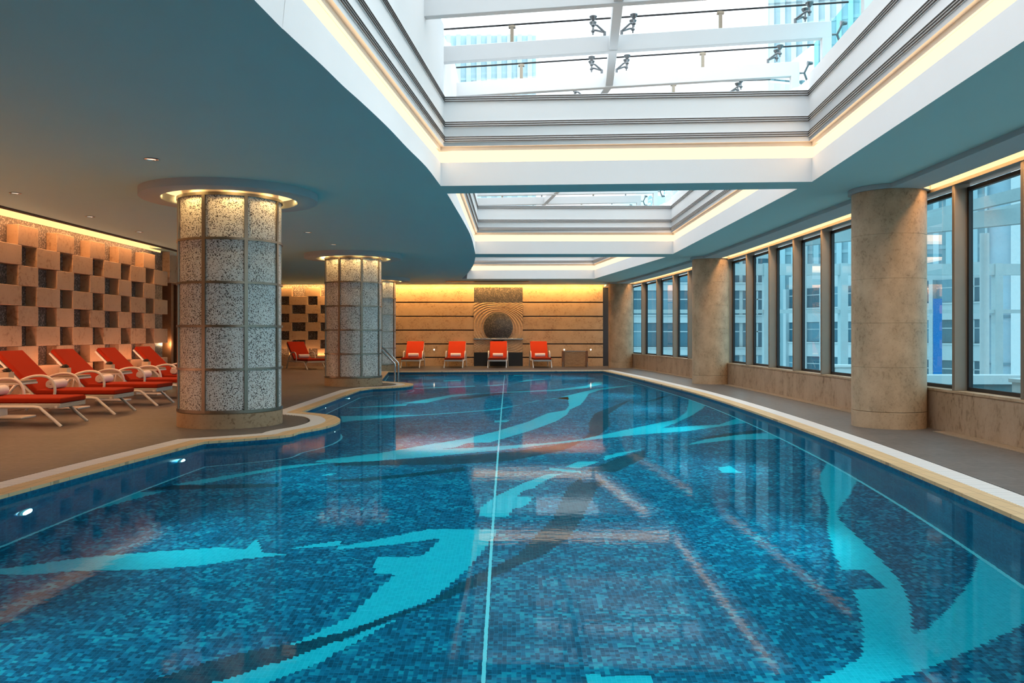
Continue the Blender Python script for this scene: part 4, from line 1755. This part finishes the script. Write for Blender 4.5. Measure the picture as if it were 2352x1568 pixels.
M['hazy'] = plain('hazy_cyan_glass', (.40, .55, .60), .4, var=.3, scale=.25)
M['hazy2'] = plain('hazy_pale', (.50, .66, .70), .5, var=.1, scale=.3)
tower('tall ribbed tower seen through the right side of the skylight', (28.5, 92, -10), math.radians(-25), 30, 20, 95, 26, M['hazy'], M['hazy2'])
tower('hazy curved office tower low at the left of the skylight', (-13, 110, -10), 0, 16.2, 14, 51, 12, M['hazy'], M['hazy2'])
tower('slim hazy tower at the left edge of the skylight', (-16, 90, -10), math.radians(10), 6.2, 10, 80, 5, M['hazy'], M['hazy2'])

# ------------------------------------------------------------------ light
w = bpy.data.worlds.new('world')
S.world = w
w.use_nodes = True
nt = w.node_tree
bg = nt.nodes['Background']
tc = nt.nodes.new('ShaderNodeTexCoord')
sp = nt.nodes.new('ShaderNodeSeparateXYZ')
nt.links.new(tc.outputs['Generated'], sp.inputs[0])
rp = nt.nodes.new('ShaderNodeValToRGB')
rp.color_ramp.elements[0].position = .0
rp.color_ramp.elements[0].color = (.42, .56, .62, 1)
rp.color_ramp.elements[1].position = .35
rp.color_ramp.elements[1].color = (.90, .965, 1.0, 1)
nt.links.new(sp.outputs[2], rp.inputs[0])
nt.links.new(rp.outputs[0], bg.inputs[0])
bg.inputs[1].default_value = 1.5


def area(name, loc, rot, sx_, sy_, power, col):
    l = bpy.data.lights.new(name, 'AREA')
    l.shape = 'RECTANGLE'
    l.size, l.size_y = sx_, sy_
    l.energy = power
    l.color = col
    o = bpy.data.objects.new(name, l)
    COL.objects.link(o)
    o.location = loc
    o.rotation_euler = rot
    return o


def spot(name, loc, power, col, ang=110, blend=.8, r=.06):
    l = bpy.data.lights.new(name, 'SPOT')
    l.energy = power
    l.color = col
    l.spot_size = math.radians(ang)
    l.spot_blend = blend
    l.shadow_soft_size = r
    o = bpy.data.objects.new(name, l)
    COL.objects.link(o)
    o.location = loc
    return o


WARM = (1, .44, .20)
# lamps in the wall coves, throwing down the walls
area('cove_lamp_left', (-8.0, 11, ZC + .22), (0, math.radians(-12), 0), .12, 17, 78, (1, .50, .2))
area('cove_lamp_back', (-1.5, BACK - .22, ZC + .24), (math.radians(-14), 0, 0), 10, .1, 150, (1, .58, .2))
area('cove_lamp_alcove', (-7.6, BACK - .25, ZC + .24), (math.radians(-14), 0, 0), 4.2, .1, 70, (1, .52, .17))
# downlights over the loungers
for x, y in ((-6.3, 7.5), (-6.3, 10.0), (-6.4, 12.6), (-6.4, 15.2), (-6.5, 17.8), (-6.8, 22), (-6.6, 26), (-7.2, 29.5), (-5.4, 23.5)):
    spot('downlight_lamp', (x, y, ZC - .03), 54, WARM)
for x in (-3.4, -1.4, .4, 2.4):
    spot('downlight_lamp', (x, 30.4, ZC - .03), 36, (1, .62, .34), 105)
# strip lamps in the skylight coves
for k in range(3):
    lf, rn, rf = OPEN[k]
    b_ = (-1.40, lf[-1][1]) if k == 2 else lf[-1]
    U_ = [Vector(lf[0]), Vector(rn), Vector(rf), Vector(b_)]
    for i in range(4):
        p_, q_ = U_[i], U_[(i + 1) % 4]
        e_ = (q_ - p_)
        inn = Vector((-e_.y, e_.x)).normalized()
        c_ = (p_ + q_) / 2 - inn * .01
        o = area('cove_strip_lamp', (c_.x, c_.y, EYE + 2.30), (0, 0, 0), e_.length * .96, .32, 1.25 * e_.length, (1, .70, .44))
        o.rotation_euler = Vector((inn.x, inn.y, .25)).to_track_quat('-Z', 'Y').to_euler()
# lamps in the glowing rings, grazing the column heads
for cx, cy in COLS_L:
    for j in range(8):
        t = 2 * PI * (j + .5) / 8
        spot('ring_lamp', (cx + .80 * math.cos(t), cy + .80 * math.sin(t), ZC + .08), 14, (1, .62, .22), 120, .6, .05)
# strip lamps over the window heads
for ya, yb in ((2, 6), (6, 10), (10, 14), (14, 18), (18, 22), (22, 26), (26, 31)):
    xa, xb = WX(ya), WX(yb)
    o = area('window_cove_lamp', ((xa + xb) / 2 - .09, (ya + yb) / 2, ZC + .12), (0, 0, math.atan2(-(xb - xa), yb - ya)), .08, yb - ya, 20, (1, .56, .24))
# spots at both pool walls, aimed across the water
def pool_spot(x, y, tx, ty):
    o = spot('underwater_lamp_and_fill', (x, y, -.42), 105, (.70, 1, .98), 108, 1.0, .08)
    o.rotation_euler = (Vector((tx, ty, PZ + .65)) - Vector((x, y, -.42))).to_track_quat('-Z', 'Y').to_euler()


for y in (3.6, 6.4, 9.2, 12.5, 15.5, 18.5, 22, 25.5):  # right row unseen and without fixtures, added to brighten the pool floor
    pool_spot(interp(right_edge, y) - .06, y, 0, y)
for x, y in ((-3.95, 4.0), (-3.73, 6.42), (-3.44, 8.72), (-2.36, 11.1), (-3.28, 14.6), (-3.27, 16.7), (-3.5, 22.5), (-3.85, 25.5)):
    pool_spot(x, y, 0, y)
# long upward strip on the block wall ledge, added to warm the ceiling
o = area('ledge_up_strip', (-7.93, 11.5, .47), (PI, 0, 0), .08, 15.5, 46, (1, .45, .26))
o.rotation_euler = (0, math.radians(180 + 38), 0)
area('ledge_up_strip', (-7.3, BACK - .17, .40), (PI, 0, 0), 4.0, .06, 9, (1, .5, .2))
# uplights low in the block wall
for j in range(7):
    l = bpy.data.lights.new('niche_lamp', 'POINT')
    l.energy = 2.5
    l.color = (1, .68, .36)
    l.shadow_soft_size = .03
    o = bpy.data.objects.new('niche_lamp', l)
    COL.objects.link(o)
    o.location = (-8.2, 12.95 + 1.157 * j, .98)
